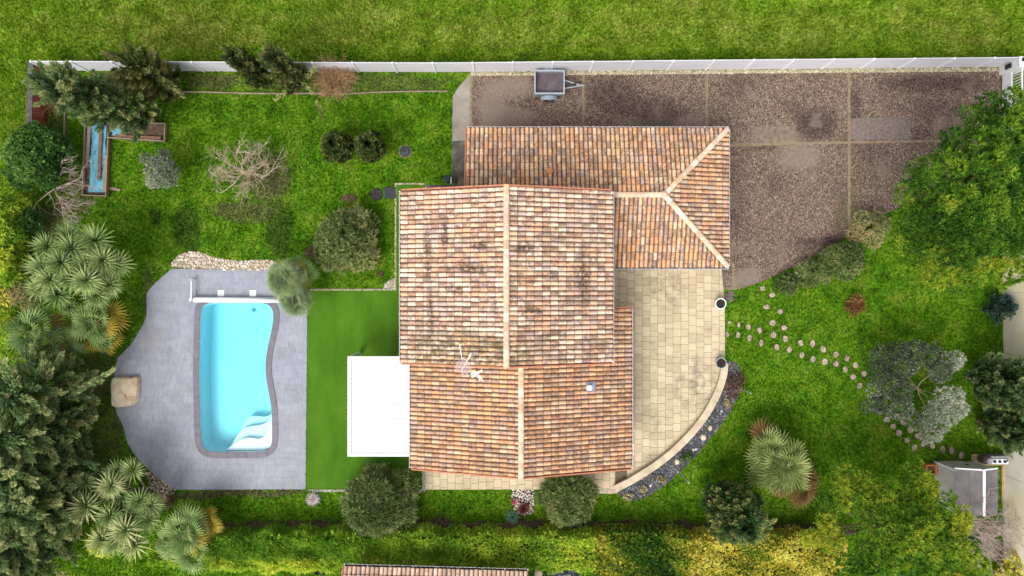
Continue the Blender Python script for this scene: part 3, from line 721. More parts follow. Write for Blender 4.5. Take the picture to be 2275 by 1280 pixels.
# gutters with brackets, verges
def gutter(p, q, out, parent=house, brackets=True):
    """open half pipe hung along an eave; out = outward direction"""
    p = Vector(p); q = Vector(q); o = Vector(out); m = MB(); K = 6
    c0, c1 = p+o*.055+Vector((0,0,-.02)), q+o*.055+Vector((0,0,-.02)); ring = []
    for c in (c0, c1):
        ring.append([c+o*(.066*math.cos(t))+Vector((0,0,.066*math.sin(t))) for t in [math.pi+math.pi*k/K for k in range(K+1)]] + [c+o*(.054*math.cos(t))+Vector((0,0,.054*math.sin(t))) for t in [2*math.pi-math.pi*k/K for k in range(K+1)]])
    k = len(ring[0]); m.add(ring[0]+ring[1], [(i,(i+1)%k,k+(i+1)%k,k+i) for i in range(k)]+[tuple(range(k-1,-1,-1)), tuple(range(k,2*k))])
    L_ = (q-p).length; d = (q-p).normalized(); nb = int(L_/1.0)
    if brackets:
        for i in range(nb+1):
            c = p+d*(L_*(i+.03)/(nb+.06)); m.bar(c-o*.03+Vector((0,0,.02)), c+o*.125+Vector((0,0,.02)), .025, .008)
    g = m.build('gutter', PVC_M, parent)
    MB().bar(c0+Vector((0,0,-.035)), c1+Vector((0,0,-.035)), .085, .012).build('gutter_bottom', GUT_IN, g)  # dark strip along the bottom of the half pipe
gutter((ux0,uy1,uez), (ux0,uy0,uez), (-1,0,0)); gutter((ux1,uy1-.02,uez), (ux1,uy0,uez), (1,0,0))
gutter((lx0,-3.1,lez), (lx0,ly0,lez), (-1,0,0)); gutter((lx1,ly1,lez), (lx1,ly0,lez), (1,0,0))
gutter((wx0,wy1,wez), (wx1+.06,wy1,wez), (0,1,0)); gutter((wx1,wy1,wez), (wx1,wy0,wez), (1,0,0)); gutter((ux1+.06,wy0,wez), (wx1+.06,wy0,wez), (0,-1,0))
def verge(p, q, parent=house):
    MB().bar(Vector(p)+Vector((0,0,.05)), Vector(q)+Vector((0,0,.05)), .055, .12).build('verge', VERGE_M, parent)
for y in (uy0-.03, uy1+.03): verge((ux0,y,uez), (uxr-.1,y,uzr-.03)); verge((uxr+.1,y,uzr-.03), (ux1,y,uez))
verge((lx0,ly0-.03,lez), (lxr-.1,ly0-.03,lzr-.03)); verge((lxr+.1,ly0-.03,lzr-.03), (lx1,ly0-.03,lez)); verge((lx1,ly1+.03,lez), (3.8,ly1+.03,lez+TAN*(lx1-3.8)))
verge((wx0-.03,wy1,wez), (wx0-.03,4.2,wez+TAN*2.9))
# small things built into the roofs
xv, yv = A(1221, 380, 3.45); zv = wez+TAN*(wy1-yv)
MB().lathe((xv,yv,zv), [(.16,0),(.16,.12),(.13,.17),(.02,.18)], 14).build('roof_vent', simple('orange_vent', (.42,.17,.07), (.50,.23,.10), 6, .8), house, (xv,yv,zv))
xf, yf = A(1312, 858, 3.35); zf = lez+TAN*(lx1-xf)
V_, F_ = slab([(xf-.22,yf-.20,zf+TAN*.22+.14),(xf+.22,yf-.20,zf-TAN*.22+.14),(xf+.22,yf+.20,zf-TAN*.22+.14),(xf-.22,yf+.20,zf+TAN*.22+.14)], .03)
MB().add(V_, F_).build('flashing', simple('lead_flashing', (.17,.20,.25), (.25,.28,.33), 6, .5), house)
MB().lathe((xf-.09,yf-.02,zf+.08), [(.075,0),(.075,.32),(.12,.33),(.12,.40),(.06,.44)], 16).build('flue', simple('white_flue', (.75,.75,.75), (.8,.8,.8), 3, .4), house, (xf-.09,yf-.02,zf))

# pergola with white louvres
WHITE_M = simple('white_lacquered_aluminium', (.56,.56,.565), (.60,.60,.60), 2, .35, .4, 0, .02)
perg = thing('pergola', 'white aluminium pergola with closed louvre roof against the house', 'pergola', (-5.9,-5.3,0))
px0, px1, py0, py1, pz = -7.39, -4.20, -7.57, -3.075, 2.55
for x, y in ((px0,py0),(px0,py1-.13),(px1-.13,py0),(px1-.13,py1-.13)): MB().box(x, x+.13, y, y+.13, 0, pz-.2).build('post', WHITE_M, perg, (x,y,0))
for x0, x1, y0, y1 in ((px0,px0+.16,py0,py1),(px1-.14,px1,py0,py1),(px0+.16,px1-.14,py0,py0+.14),(px0+.16,px1-.14,py1-.14,py1)):
    MB().box(x0+.001, x1-.001, y0, y1, pz-.2, pz).build('beam', WHITE_M, perg, (x0,y0,pz-.2))
LOUV_M = simple('white_louvre', (.52,.52,.53), (.59,.59,.59), 1.6, .4, .4, 0, .02, vec=(.2,9,1))
nl = 25; w = (py1-py0-.30)/nl
for i in range(nl):
    y = py0+.15+i*w; m = MB(); g_ = .012
    m.add([(px0+.17,y+.008,pz-.05),(px1-.15,y+.008,pz-.05),(px1-.15,y+w*.5,pz-.032),(px0+.17,y+w*.5,pz-.032),(px1-.15,y+w-.004,pz-.045),(px0+.17,y+w-.004,pz-.045),
           (px0+.17,y+.006,pz-.08),(px1-.15,y+.006,pz-.08),(px1-.15,y+w-.004,pz-.08),(px0+.17,y+w-.004,pz-.08)],
          [(0,1,2,3),(3,2,4,5),(6,9,8,7),(0,6,7,1),(5,4,8,9),(0,3,5,9,6),(1,7,8,4,2)])
    m.build('louvre', LOUV_M, perg, (px0,y,pz-.08))

# neighbour's house, only its north roof edge reaches the picture
nb = thing('neighbour_house', 'neighbouring house whose pinkish tiled roof edge shows beyond the hedge', 'house', (*A(970,1330,0),0))
pa, pb = Vector((*A(764,1259,2.6),2.6)), Vector((*A(1174,1270.5,2.6),2.6)); du = (pb-pa); wN = du.length; du.normalize(); dn = Vector((du.y,-du.x,0)); vN = Vector((dn.x,dn.y,TAN))
NB_ = []
slope('n', pb, -du, vN, wN, 2.1*sl, T, NB_)
for M, key in NB_: put_tile(M, key, nb)
V_, F_ = slab([pa,pb,pb+vN*6,pa+vN*6]); MB().add(V_, F_).build('roof_deck', simple('pink_roof_deck', (.40,.27,.20), (.5,.36,.28), 4, .9), nb)
gutter(pa, pb, -dn, nb); verge(pa-du*.03, pa-du*.03+vN*6, nb)
mw = MB(); q0, q1 = pa+du*.3+dn*.4, pb-du*.3+dn*.4; q2, q3 = q1+dn*5, q0+dn*5
mw.prism([(p.x,p.y) for p in (q0,q1,q2,q3)], 0, 2.6).build('wall', RENDER_M, nb)

# ------------------------------------------------------------------ fence, walls, gate
FENCE_M = simple('white_pvc_panel', (.50,.485,.52), (.59,.575,.61), .8, .5, .35, 0, .03, vec=(1,1,6))
POST_M = simple('white_pvc_post', (.66,.65,.67), (.72,.72,.73), 2, .45, .35, 0, .02)
fence = thing('fence', 'long white panel fence between the garden and the open meadow', 'fence', (*A(1150,159),0))
def fbase(px): return A(px, np.interp(px, [60,560,1000,1500,1960,2226], [156.4,158.6,160,155.2,151,148.2]))
FH = 1.5; xs = [112+85.6*i for i in range(25)]+[2221]
for i in range(len(xs)-1):
    p, q = np.array(fbase(xs[i])), np.array(fbase(xs[i+1])); d = (q-p)/np.linalg.norm(q-p); nn = np.array((-d[1], d[0]))
    z1 = FH + rnd.uniform(-.02,.02); a, b_ = p+d*.035, q-d*.035
    nb_ = 4                                                       # each panel is four stacked boards with a fine groove
    m = MB()
    for k in range(nb_):
        m.prism([tuple(a+nn*.018),tuple(a-nn*.018),tuple(b_-nn*.018),tuple(b_+nn*.018)], .03+(z1-.03)*k/nb_, .03+(z1-.03)*(k+1)/nb_-.008)
    m.build('panel', FENCE_M, fence, (*p,0))
for x in xs:
    p = np.array(fbase(x)); MB().box(p[0]-.035, p[0]+.035, p[1]-.06, p[1]+.03, 0, FH+.03).build('post', POST_M, fence, (*p,0))
# red rendered wall on the west side with a dark capping
rw = thing('red_wall', 'faded red boundary wall with dark capping west of the vegetable bed', 'wall', (*A(105,220),0))
a, b_ = A(107,152), A(103.5,300); m = MB()
RED_M = simple('faded_red_paint', (.20,.042,.026), (.44,.115,.082), 1.5, .85, .2, 0, .25, vec=(1,1,.5))
m.prism([a, b_, (b_[0]-.10,b_[1]), (a[0]-.10,a[1])], 0, 1.12).build('wall_face', RED_M, rw)
MB().prism([(a[0]+.03,a[1]), (b_[0]+.03,b_[1]), (b_[0]-.24,b_[1]), (a[0]-.24,a[1])], 1.123, 1.19).build('capping', simple('dark_tarred_board', (.03,.028,.027), (.11,.10,.095), 5, .9), rw)
# cream wall along the east side
ew = thing('boundary_wall', 'cream rendered boundary wall with dark damp stains on the east side', 'wall', (*A(2229,900),0))
def wall_mat():
    n = NT('stained_cream_render'); f = n.noise(.9, 5, .65); st = n.noise(1.2, 5, .7, n.stretch((1,1.0,.25)))
    c = n.ramp(f, [(.3,(.62,.55,.46)),(.7,(.76,.70,.62))]); c = n.mix(c, (.66,.57,.33), n.rng(n.noise(.35,3), .50, .62, 0, .6))
    c = n.mix(c, (.07,.06,.05), n.rng(st, .62, .74, 0, .8)); return n.done(c, .9, n.bump(n.noise(20,4), .2, .01), .15)
EWALL_M = wall_mat(); ys = [560,650,785,920,1055,1190,1330]
for i in range(6):
    p, q = A(2228.5, ys[i]), A(2228.5, ys[i+1]); MB().box(p[0], p[0]+.20, q[1]+.008, p[1]-.008, 0, 1.95).build('wall_panel', EWALL_M, ew, (*p,0))
MB().box(p[0]-.03, p[0]+.23, A(0,1330)[1], A(0,560)[1], 1.953, 2.02).build('wall_capping', EWALL_M, ew)
# gate corner
gp_ = thing('gate_pillar', 'white pillar with a black lamp at the fence corner by the gate', 'pillar', (*A(2233,159),0))
x0, y0 = A(2219,168); x1, y1 = A(2248,149)
MB().box(x0, x1, y0, y1, 0, 1.5).build('pillar_body', POST_M, gp_); MB().box(x0-.04, x1+.04, y0-.04, y1+.04, 1.5, 1.56).build('pillar_cap', POST_M, gp_)
BLACK_M = simple('black_plastic', (.012,.012,.013), (.03,.03,.032), 6, .5)
MB().lathe((x0+.14,y0+.30,1.56), [(.09,0),(.09,.05),(.06,.12),(.10,.14),(.10,.24),(.03,.28)], 12).build('lamp', BLACK_M, gp_)
MB().box(x0-.07, x0-.002, y0+.12, y0+.34, .55, .95).build('intercom', BLACK_M, gp_)
gt = thing('gate', 'white barred entrance gate half hidden by the big pine', 'gate', (*A(2228,220),0))
gx0, gy1 = A(2224.5,169); gy0 = A(0,300)[1]
MB().box(gx0, gx0+.05, gy0, gy1-.02, .06, .66).build('lower_panel', POST_M, gt)
for z in (.69, 1.42): MB().box(gx0-.005, gx0+.055, gy0, gy1-.02, z, z+.06).build('rail', POST_M, gt)
y = gy0+.1
while y < gy1-.1: MB().box(gx0+.012, gx0+.037, y, y+.025, .75, 1.42).build('bar', POST_M, gt, (gx0,y,.75)); y += .13

# timber edging of the beds
WOOD_M = simple('grey_weathered_timber', (.17,.125,.09), (.30,.235,.175), 9, .9, .2, 0, .3, vec=(.3,1,1))
WOODB_M = simple('brown_timber', (.10,.05,.028), (.23,.13,.085), 7, .85, .2, 0, .3)
def edging(pts, label):
    t = thing('bed_edging', label, 'edging', (*A(*pts[len(pts)//2]),0), 'timber edgings')
    for p, q in zip(pts[:-1], pts[1:]):
        a, b_ = A(*p), A(*q); MB().bar((*a,.05), (*b_,.05), .05, .14).build('board', WOOD_M, t, (*a,0))
edging([(398,205),(470,206),(550,208.5),(620,209),(692,208.5),(745,209.5),(800,208.5),(840,206),(900,204.5),(995,204)], 'long low timber edging of the planting strip along the white fence')
edging([(147,219),(146,262),(144.5,325)], 'short timber edging board beside the red wall bed')

# raised vegetable beds with blue tarpaulin
TARP_M = simple('blue_tarpaulin', (.050,.21,.30), (.12,.33,.43), 4, .5, .4, 0, .5)
def planter(label, outer, z=.32):
    P = AP(outer); c = np.mean(P, 0); t = thing('raised_bed', label, 'planter', (*c,0), 'raised beds')
    for i in range(4):
        a, b_ = np.array(P[i]), np.array(P[(i+1)%4]); d = (b_-a)/np.linalg.norm(b_-a)
        for k in range(2): MB().bar((*(a+d*(.022 if i%2 else -.022)),z*(k+.5)/2), (*(b_-d*(.022 if i%2 else -.022)),z*(k+.5)/2), .04, z/2-.006).build('plank', WOODB_M if k == 0 else WOOD_M, t, (*a,0))
    MB().prism(inset(P, .022), .0, .10).build('soil', DIRT_M, t)
    return t
b1 = planter('long raised bed covered with blue tarpaulin and loose planks', [(197,267),(249,265.5),(242,437),(190,435)])
b2 = planter('short raised bed of dark soil, half roofed by the leaning conifer', [(249.5,274),(373,277),(371,316),(246,308)])
def tarp(label, x0, x1, y0, y1, sh=0):
    nx, ny = 10, 24; V, Fc = [], []
    for j in range(ny+1):
        for i in range(nx+1):
            px = x0+(x1-x0)*i/nx + sh*j/ny; py = y0+(y1-y0)*j/ny
            px += 1.2*math.sin(j*1.3+i*.2)*(i in (0,nx)); V.append((*A(px,py), .13+.03*math.sin(i*1.7+j*.6)+rnd.uniform(-.02,.02)))
    for j in range(ny):
        for i in range(nx): a = j*(nx+1)+i; Fc.append((a, a+nx+1, a+nx+2, a+1))
    o = place('tarpaulin', mesh('tarpaulin', V, Fc, TARP_M, True), None, (*A((x0+x1)/2,(y0+y1)/2),.10)); return tag(o, label, 'tarpaulin', 'blue tarpaulins')
tarp('long crumpled blue tarpaulin lying in the long raised bed', 207, 240, 272, 428, -6)
tarp('small square of blue tarpaulin in the left end of the short raised bed', 253, 280, 280, 303, -1)
def plank(label, p, q, w, z, m=None):
    a, b_ = A(*p), A(*q); o = MB().bar((*a,z), (*b_,z), w, .045).build('loose_plank', m or WOODB_M, None, (*a,z-.02)); tag(o, label, 'plank', 'loose planks'); return o
plank('brown plank lying down the middle of the long blue tarpaulin', (229,292), (225,402), .15, .205)
plank('plank lying inside the left edge of the long raised bed', (204,278), (199,360), .16, .205, WOOD_M)
plank('plank lying inside the lower right edge of the long raised bed', (242,346), (237,428), .17, .205, WOOD_M)
plank('plank lying along the front inner side of the short raised bed', (258,306), (362,309.5), .17, .205)
plank('grey post lying in the grass right of the long bed', (243,418), (268,423), .13, .04, WOOD_M)

# covers and lids on the lawn
def grate():
    t = thing('drain_grate', 'round black ribbed drain grate in the lawn near the two oval conifers', 'drain cover', (*A(900,337),0)); c = A(900,337)
    MB().lathe((*c,0), [(.32,-.02),(.32,.015),(.29,.02)], 28).build('surround', simple('worn_sandy_ring', (.16,.13,.07), (.25,.20,.12), 8, .95), t)
    MB().lathe((*c,.02), [(.27,0),(.27,.03),(.07,.035),(.05,.05)], 28).build('disc', BLACK_M, t)
    for k in range(16):
        a = k*math.pi/8; MB().bar((c[0]+.06*math.cos(a), c[1]+.06*math.sin(a), .06), (c[0]+.26*math.cos(a), c[1]+.26*math.sin(a), .055), .035, .03).build('rib', simple('bluish_black_rib', (.03,.033,.045), (.06,.065,.085), 5, .45) if k == 0 else bpy.data.materials['bluish_black_rib'], t, (*c,.05))
grate()
o = MB().lathe((*A(837,432.5),0), [(.30,-.02),(.30,.05),(.27,.07),(.10,.08)], 24).build('round_lid', simple('charred_black_rubber', (.014,.013,.013), (.05,.045,.043), 9, .8, .2, 0, .6), None, (*A(837,432.5),0)); tag(o, 'round black rubber lid on the lawn left of the square one', 'lid')
x, y = A(867,429); m = MB().prism(inset([(x-.27,y-.26),(x+.27,y-.26),(x+.27,y+.26),(x-.27,y+.26)],0), -.02, .07); m.bar((x-.2,y+.1,.075),(x+.2,y+.1,.075),.04,.02); m.bar((x-.2,y-.1,.075),(x+.2,y-.1,.075),.04,.02)
o = m.build('square_lid', simple('bluish_black_lid', (.012,.014,.02), (.035,.038,.05), 7, .6), None, (x,y,0)); tag(o, 'square black lid between the round lid and the artificial turf', 'lid')
def mound(name, label, cat, px, py, rx, ry, m, h=.10):
    x, y = A(px, py); k = H/F; V, Fc = [], []; nr, na = 6, 22
    for r in range(nr+1):
        for a in range(na):
            t = a*2*math.pi/na; rr = r/nr*(1+.12*math.sin(3*t+px)+rnd.uniform(-.05,.05)); V.append((x+rx*k*rr*math.cos(t), y+ry*k*rr*math.sin(t), h*(1-(r/nr)**2)-.012+rnd.uniform(-.012,.02)*(r<nr)))
    for r in range(nr):
        for a in range(na): Fc.append((r*na+a, (r+1)*na+a, (r+1)*na+(a+1)%na, r*na+(a+1)%na))
    o = place(name, mesh(name, V, Fc, m, False), None, (x,y,0)); return tag(o, label, cat, 'bare earth mounds')
MULCH_M = simple('dark_mulch', (.022,.014,.010), (.16,.11,.075), 16, .95, .1, 0, .6)
mound('mulch_mound', 'long narrow mound of dark mulch on the lawn left of the lids', 'mulch mound', 776,440,20,10, MULCH_M)
mound('mulch_mound', 'dark mulch mound on the lawn between the clipped bush and the pool palm', 'mulch mound', 689,560,13,15, MULCH_M)
mound('mulch_mound', 'faint reddish mulch mound near the pale gravel corner of the turf', 'mulch mound', 844,609,10,9, MULCH_M, .05)
mound('mulch_mound', 'round gravelly mulch bed at the bottom corner of the driveway', 'mulch mound', 1620,659,15,15, simple('brown_gravel_mulch', (.04,.03,.026), (.26,.21,.18), 22, .95, .1, 0, .6), .06)

# skimmer lids, roller cover, boulder
LID_M = simple('white_skimmer_plastic', (.66,.65,.69), (.72,.71,.74), 3, .5)
for x_, lb in ((491.5,'white square skimmer lid left of the other behind the pool roller'),(562.5,'white square skimmer lid nearer the palm behind the pool roller')):
    x, y = A(x_, 652); m = MB().box(x-.155, x+.155, y-.155, y+.155, .036, .052); m.box(x-.13, x+.13, y-.13, y+.13, .052, .056)
    o = m.build('skimmer_lid', LID_M, None, (x,y,.036)); tag(o, lb, 'lid', 'skimmer lids')
rc = thing('cover_roller', 'long white rolled pool cover across the far end of the pool', 'pool cover', (*A(520,666),.04))
pa, pb = A3(430,666,.25), A3(622,667.5,.25)
MB().tube([pa,pb], .125, 20).build('rolled_cover', simple('white_pool_cover', (.66,.66,.67), (.76,.76,.76), 1, .5, .3, 0, .1, vec=(.3,3,3)), rc, pa, True)
ALU_M = simple('anodised_aluminium', (.36,.40,.50), (.50,.54,.62), 4, .35, .5, .4)
for x_ in (428.5, 623.5):
    a = A(x_, 666.5); MB().box(a[0]-.03, a[0]+.03, a[1]-.10, a[1]+.10, .04, .36).build('stand', ALU_M, rc, (*a,.04))
MB().bar(A3(425,668,.40), A3(425.5,624,.40), .07, .06).bar(A3(425,668,.40), A3(425,668,.04), .06, .06, (1,0,0)).bar(A3(425.5,624,.40), A3(425.5,624,.04), .05, .05, (1,0,0)).bar(A3(420,622,.41), A3(431,622,.41), .03, .03).build('drive_arm', ALU_M, rc)
MB().bar(A3(434,647,.10), A3(434,660,.10), .025, .025).bar(A3(434,660,.05), A3(618,661,.05), .03, .03).build('strap_rail', ALU_M, rc)
def boulder():
    out = spline(AP([(249,842),(262,839),(285,838.5),(304,838),(307.5,850),(307,870),(306,884),(300,895),(288,902),(262,904.5),(250,902),(248,885),(247.5,862)], .25), 3); c = np.mean(out, 0); V, Fc = [], []; n_ = len(out); lev = [(0,1.0),(.14,1.02),(.30,.985),(.36,.93),(.39,.80),(.41,.55),(.40,.25)]
    for z, s in lev:
        for p in out: V.append((c[0]+(p[0]-c[0])*s+rnd.uniform(-.014,.014), c[1]+(p[1]-c[1])*s+rnd.uniform(-.014,.014), z+rnd.uniform(-.018,.018)))
    V.append((*c, .41))
    for l in range(len(lev)-1):
        for i in range(n_): Fc.append((l*n_+i, l*n_+(i+1)%n_, (l+1)*n_+(i+1)%n_, (l+1)*n_+i))
    k = (len(lev)-1)*n_
    for i in range(n_): Fc.append((k+i, k+(i+1)%n_, len(V)-1))
    n = NT('cream_limestone'); f = n.noise(3.2, 6, .7); cc = n.ramp(n.noise(1.8,5,.6), [(.3,(.40,.29,.17)),(.5,(.54,.44,.31)),(.7,(.62,.54,.42))]); cc = n.mix(cc, (.045,.04,.035), n.rng(f, .58, .68, 0, .85))
    M_ = n.done(cc, .9, n.bump(n.noise(14,5,.7), .4, .02), .15)
    o = place('boulder', mesh('boulder', V, Fc, M_), None, (*c,0)); tag(o, 'big flat cream boulder set into the left edge of the pool deck', 'boulder')
boulder()

# pots at the terrace edge
def pot(px, py, m, label, twig=False):
    c = A(px, py); t = thing('plant_pot', label, 'plant pot', (*c,.06), 'terrace pots'); z = .07
    MB().lathe((*c,z), [(.15,0),(.19,.12),(.245,.42),(.265,.44),(.265,.48),(.225,.48),(.215,.40)], 26).build('pot', m, t, (*c,z))
    MB().lathe((*c,z), [(.218,.40),(.216,.425),(.10,.432)], 22).build('soil', simple('black_potting_soil', (.010,.008,.008), (.035,.028,.024), 20, .95) if not twig else bpy.data.materials['black_potting_soil'], t, (*c,z))
    if twig:
        m_ = MB()
        for k in range(7): a = k*.9; m_.tube([(c[0]+.05*math.cos(a), c[1]+.05*math.sin(a), z+.43), (c[0]+.12*math.cos(a), c[1]+.12*math.sin(a), z+.55+.02*k)], [.010,.004], 5)
        m_.build('dry_stem', simple('dry_stem', (.12,.05,.05), (.22,.10,.09), 9), t)
pot(1594.5, 674.5, simple('white_glazed_pot', (.62,.62,.60), (.72,.72,.70), 3, .35), 'white round pot with black soil at the terrace edge')
pot(1595.5, 804.5, simple('grey_pot', (.20,.21,.23), (.30,.31,.33), 4, .45), 'grey round pot with a dry plant at the top of the curved wall', True)

# stepping stones set in the lawn
ST = [(1621,717,8,8),(1641,722,8,12),(1662.5,726.5,11,15),(1687.5,734,11,15),(1616,742.5,9,13),(1639.5,744.5,10,14),(1664.5,751,11,16),(1691,762.5,10,15),
      (1694,641,13,11),(1715.5,656,13,11),(1703,682,14,12),(1733,692.5,14,12),(1716,717.5,15,14),(1742,728.5,15,12),(1718,744.5,13,16),(1744.5,752.5,12,15),
      (1725.5,771.5,11,15),(1753.5,777.5,11,15),(1778.5,762,12,15),(1805,763,11,16),(1781,789,11,15),(1806,798,12,16),(1828.5,776,13,16),(1832,804,13,16),
      (1857,787.5,12,15),(1857,808.5,12,15),(1881,796,12,15),(1877.5,821,12,14),(1900.5,811.5,13,14),(1895,838,13,14),(1919,830.5,13,14),(1909.5,857,13,15),
      (1955,915,13,14),(1977,909,8,8),(1970,932,14,14),(1991,924,14,13),(1984,947.5,15,13),(2007,938,15,13),(1997,962,15,14),(2022,954.5,14,15),(2015,978,12,13),(2039,968.5,15,15),
      (2031.5,994,13,14),(2051,986,12,15),(2071,990.5,11,15),(2093.5,998.5,12,17),(2114,1001,13,16),(2135.5,1011.5,13,17)]
path_pads = MB()
for px, py, w, h in ST:
    x, y = A(px, py); path_pads.lathe((x,y,0), [(max(w,h)*.0125,-.012),(max(w,h)*.0118,.008)], 10)
gpth = path_pads.build('garden_path', DIRT_M); tag(gpth, kind='structure')
STN_M = simple('pink_beige_stone', (.25,.195,.14), (.43,.355,.275), 10, .9, .15, 0, .4, vary=.14)
for px, py, w, h in ST:
    x, y = A(px, py); k = H/F/2; nS = 14; ph = rnd.uniform(0,6)
    prof = [(1+.05*math.sin(2*a_+ph)+.04*math.sin(5*a_+ph*2)+rnd.uniform(-.02,.02)) for a_ in [2*math.pi*i/nS for i in range(nS)]]
    pl = [(x+w*k*prof[i]*math.cos(2*math.pi*i/nS), y+h*k*prof[i]*math.sin(2*math.pi*i/nS)) for i in range(nS)]
    m = MB().prism(pl, -.01, .034, [(x+(a-x)*.93, y+(b_-y)*.93) for a, b_ in pl]); m.build('stepping_stone', STN_M, gpth, (x,y,0))

# small things in the slate bed
CREAMST = simple('cream_bed_stone', (.42,.33,.21), (.60,.50,.36), 5, .9, .15, 0, .4, vary=.1)
def rock(px, py, r, m, label, name='bed_stone', hgt=.6, grp='stones in the slate bed', cat='stone'):
    x, y = A(px, py); v = IV*np.array([r*rnd.uniform(.8,1.2), r*rnd.uniform(.8,1.2), r*hgt])*R.uniform(.85,1.15,(12,1)) + np.array([x,y,r*hgt*.5+.015])
    o = place(name, mesh(name, v, [tuple(f) for f in IF], m), None, (x,y,.01)); return tag(o, label, cat, grp)
rock(1577,951,.13, CREAMST, 'cream stone in the slate bed, the higher of the two large ones')
rock(1562,972,.13, CREAMST, 'cream stone in the slate bed, the lower of the two large ones')
WH = simple('white_marble_stone', (.60,.60,.62), (.72,.72,.74), 4, .6)
rock(1540,1000,.075, WH, 'white stone left of its twin in the dark slate bed'); rock(1546,998,.06, WH, 'white stone right of its twin in the dark slate bed')
rock(1603,914,.05, WH, 'lone white stone in the upper half of the slate bed'); rock(1445,1079,.06, WH, 'lone white stone in the lower half of the slate bed')
rock(1504,1026,.12, CREAMST, 'cream stone beside the lower lamp pole in the slate bed', hgt=.4)
# garden lamp poles
ST_M = simple('galvanised_pole', (.33,.34,.35), (.46,.47,.48), 5, .4, .5, .6)
for (px, py, hh, lb) in ((1507.5,1048,2.05,'tall thin grey lamp pole at the lower edge of the slate bed'),(1646,864.5,1.45,'short thin grey lamp pole at the upper right edge of the slate bed')):
    c = A(px, py); t = thing('lamp_pole', lb, 'lamp post', (*c,0), 'garden lamp poles')
    MB().lathe((*c,0), [(.07,0),(.07,.03),(.03,.04)], 12).build('base', ST_M, t, (*c,0)); MB().tube([(*c,.03),(*c,hh)], .026, 8).build('pole', ST_M, t, (*c,0))
    MB().lathe((*c,hh), [(.03,-.05),(.035,-.04),(.035,.04),(.02,.05)], 12).build('lamp_head', simple('grey_lamp_head', (.25,.26,.27), (.33,.34,.35), 3, .4), t, (*c,hh))

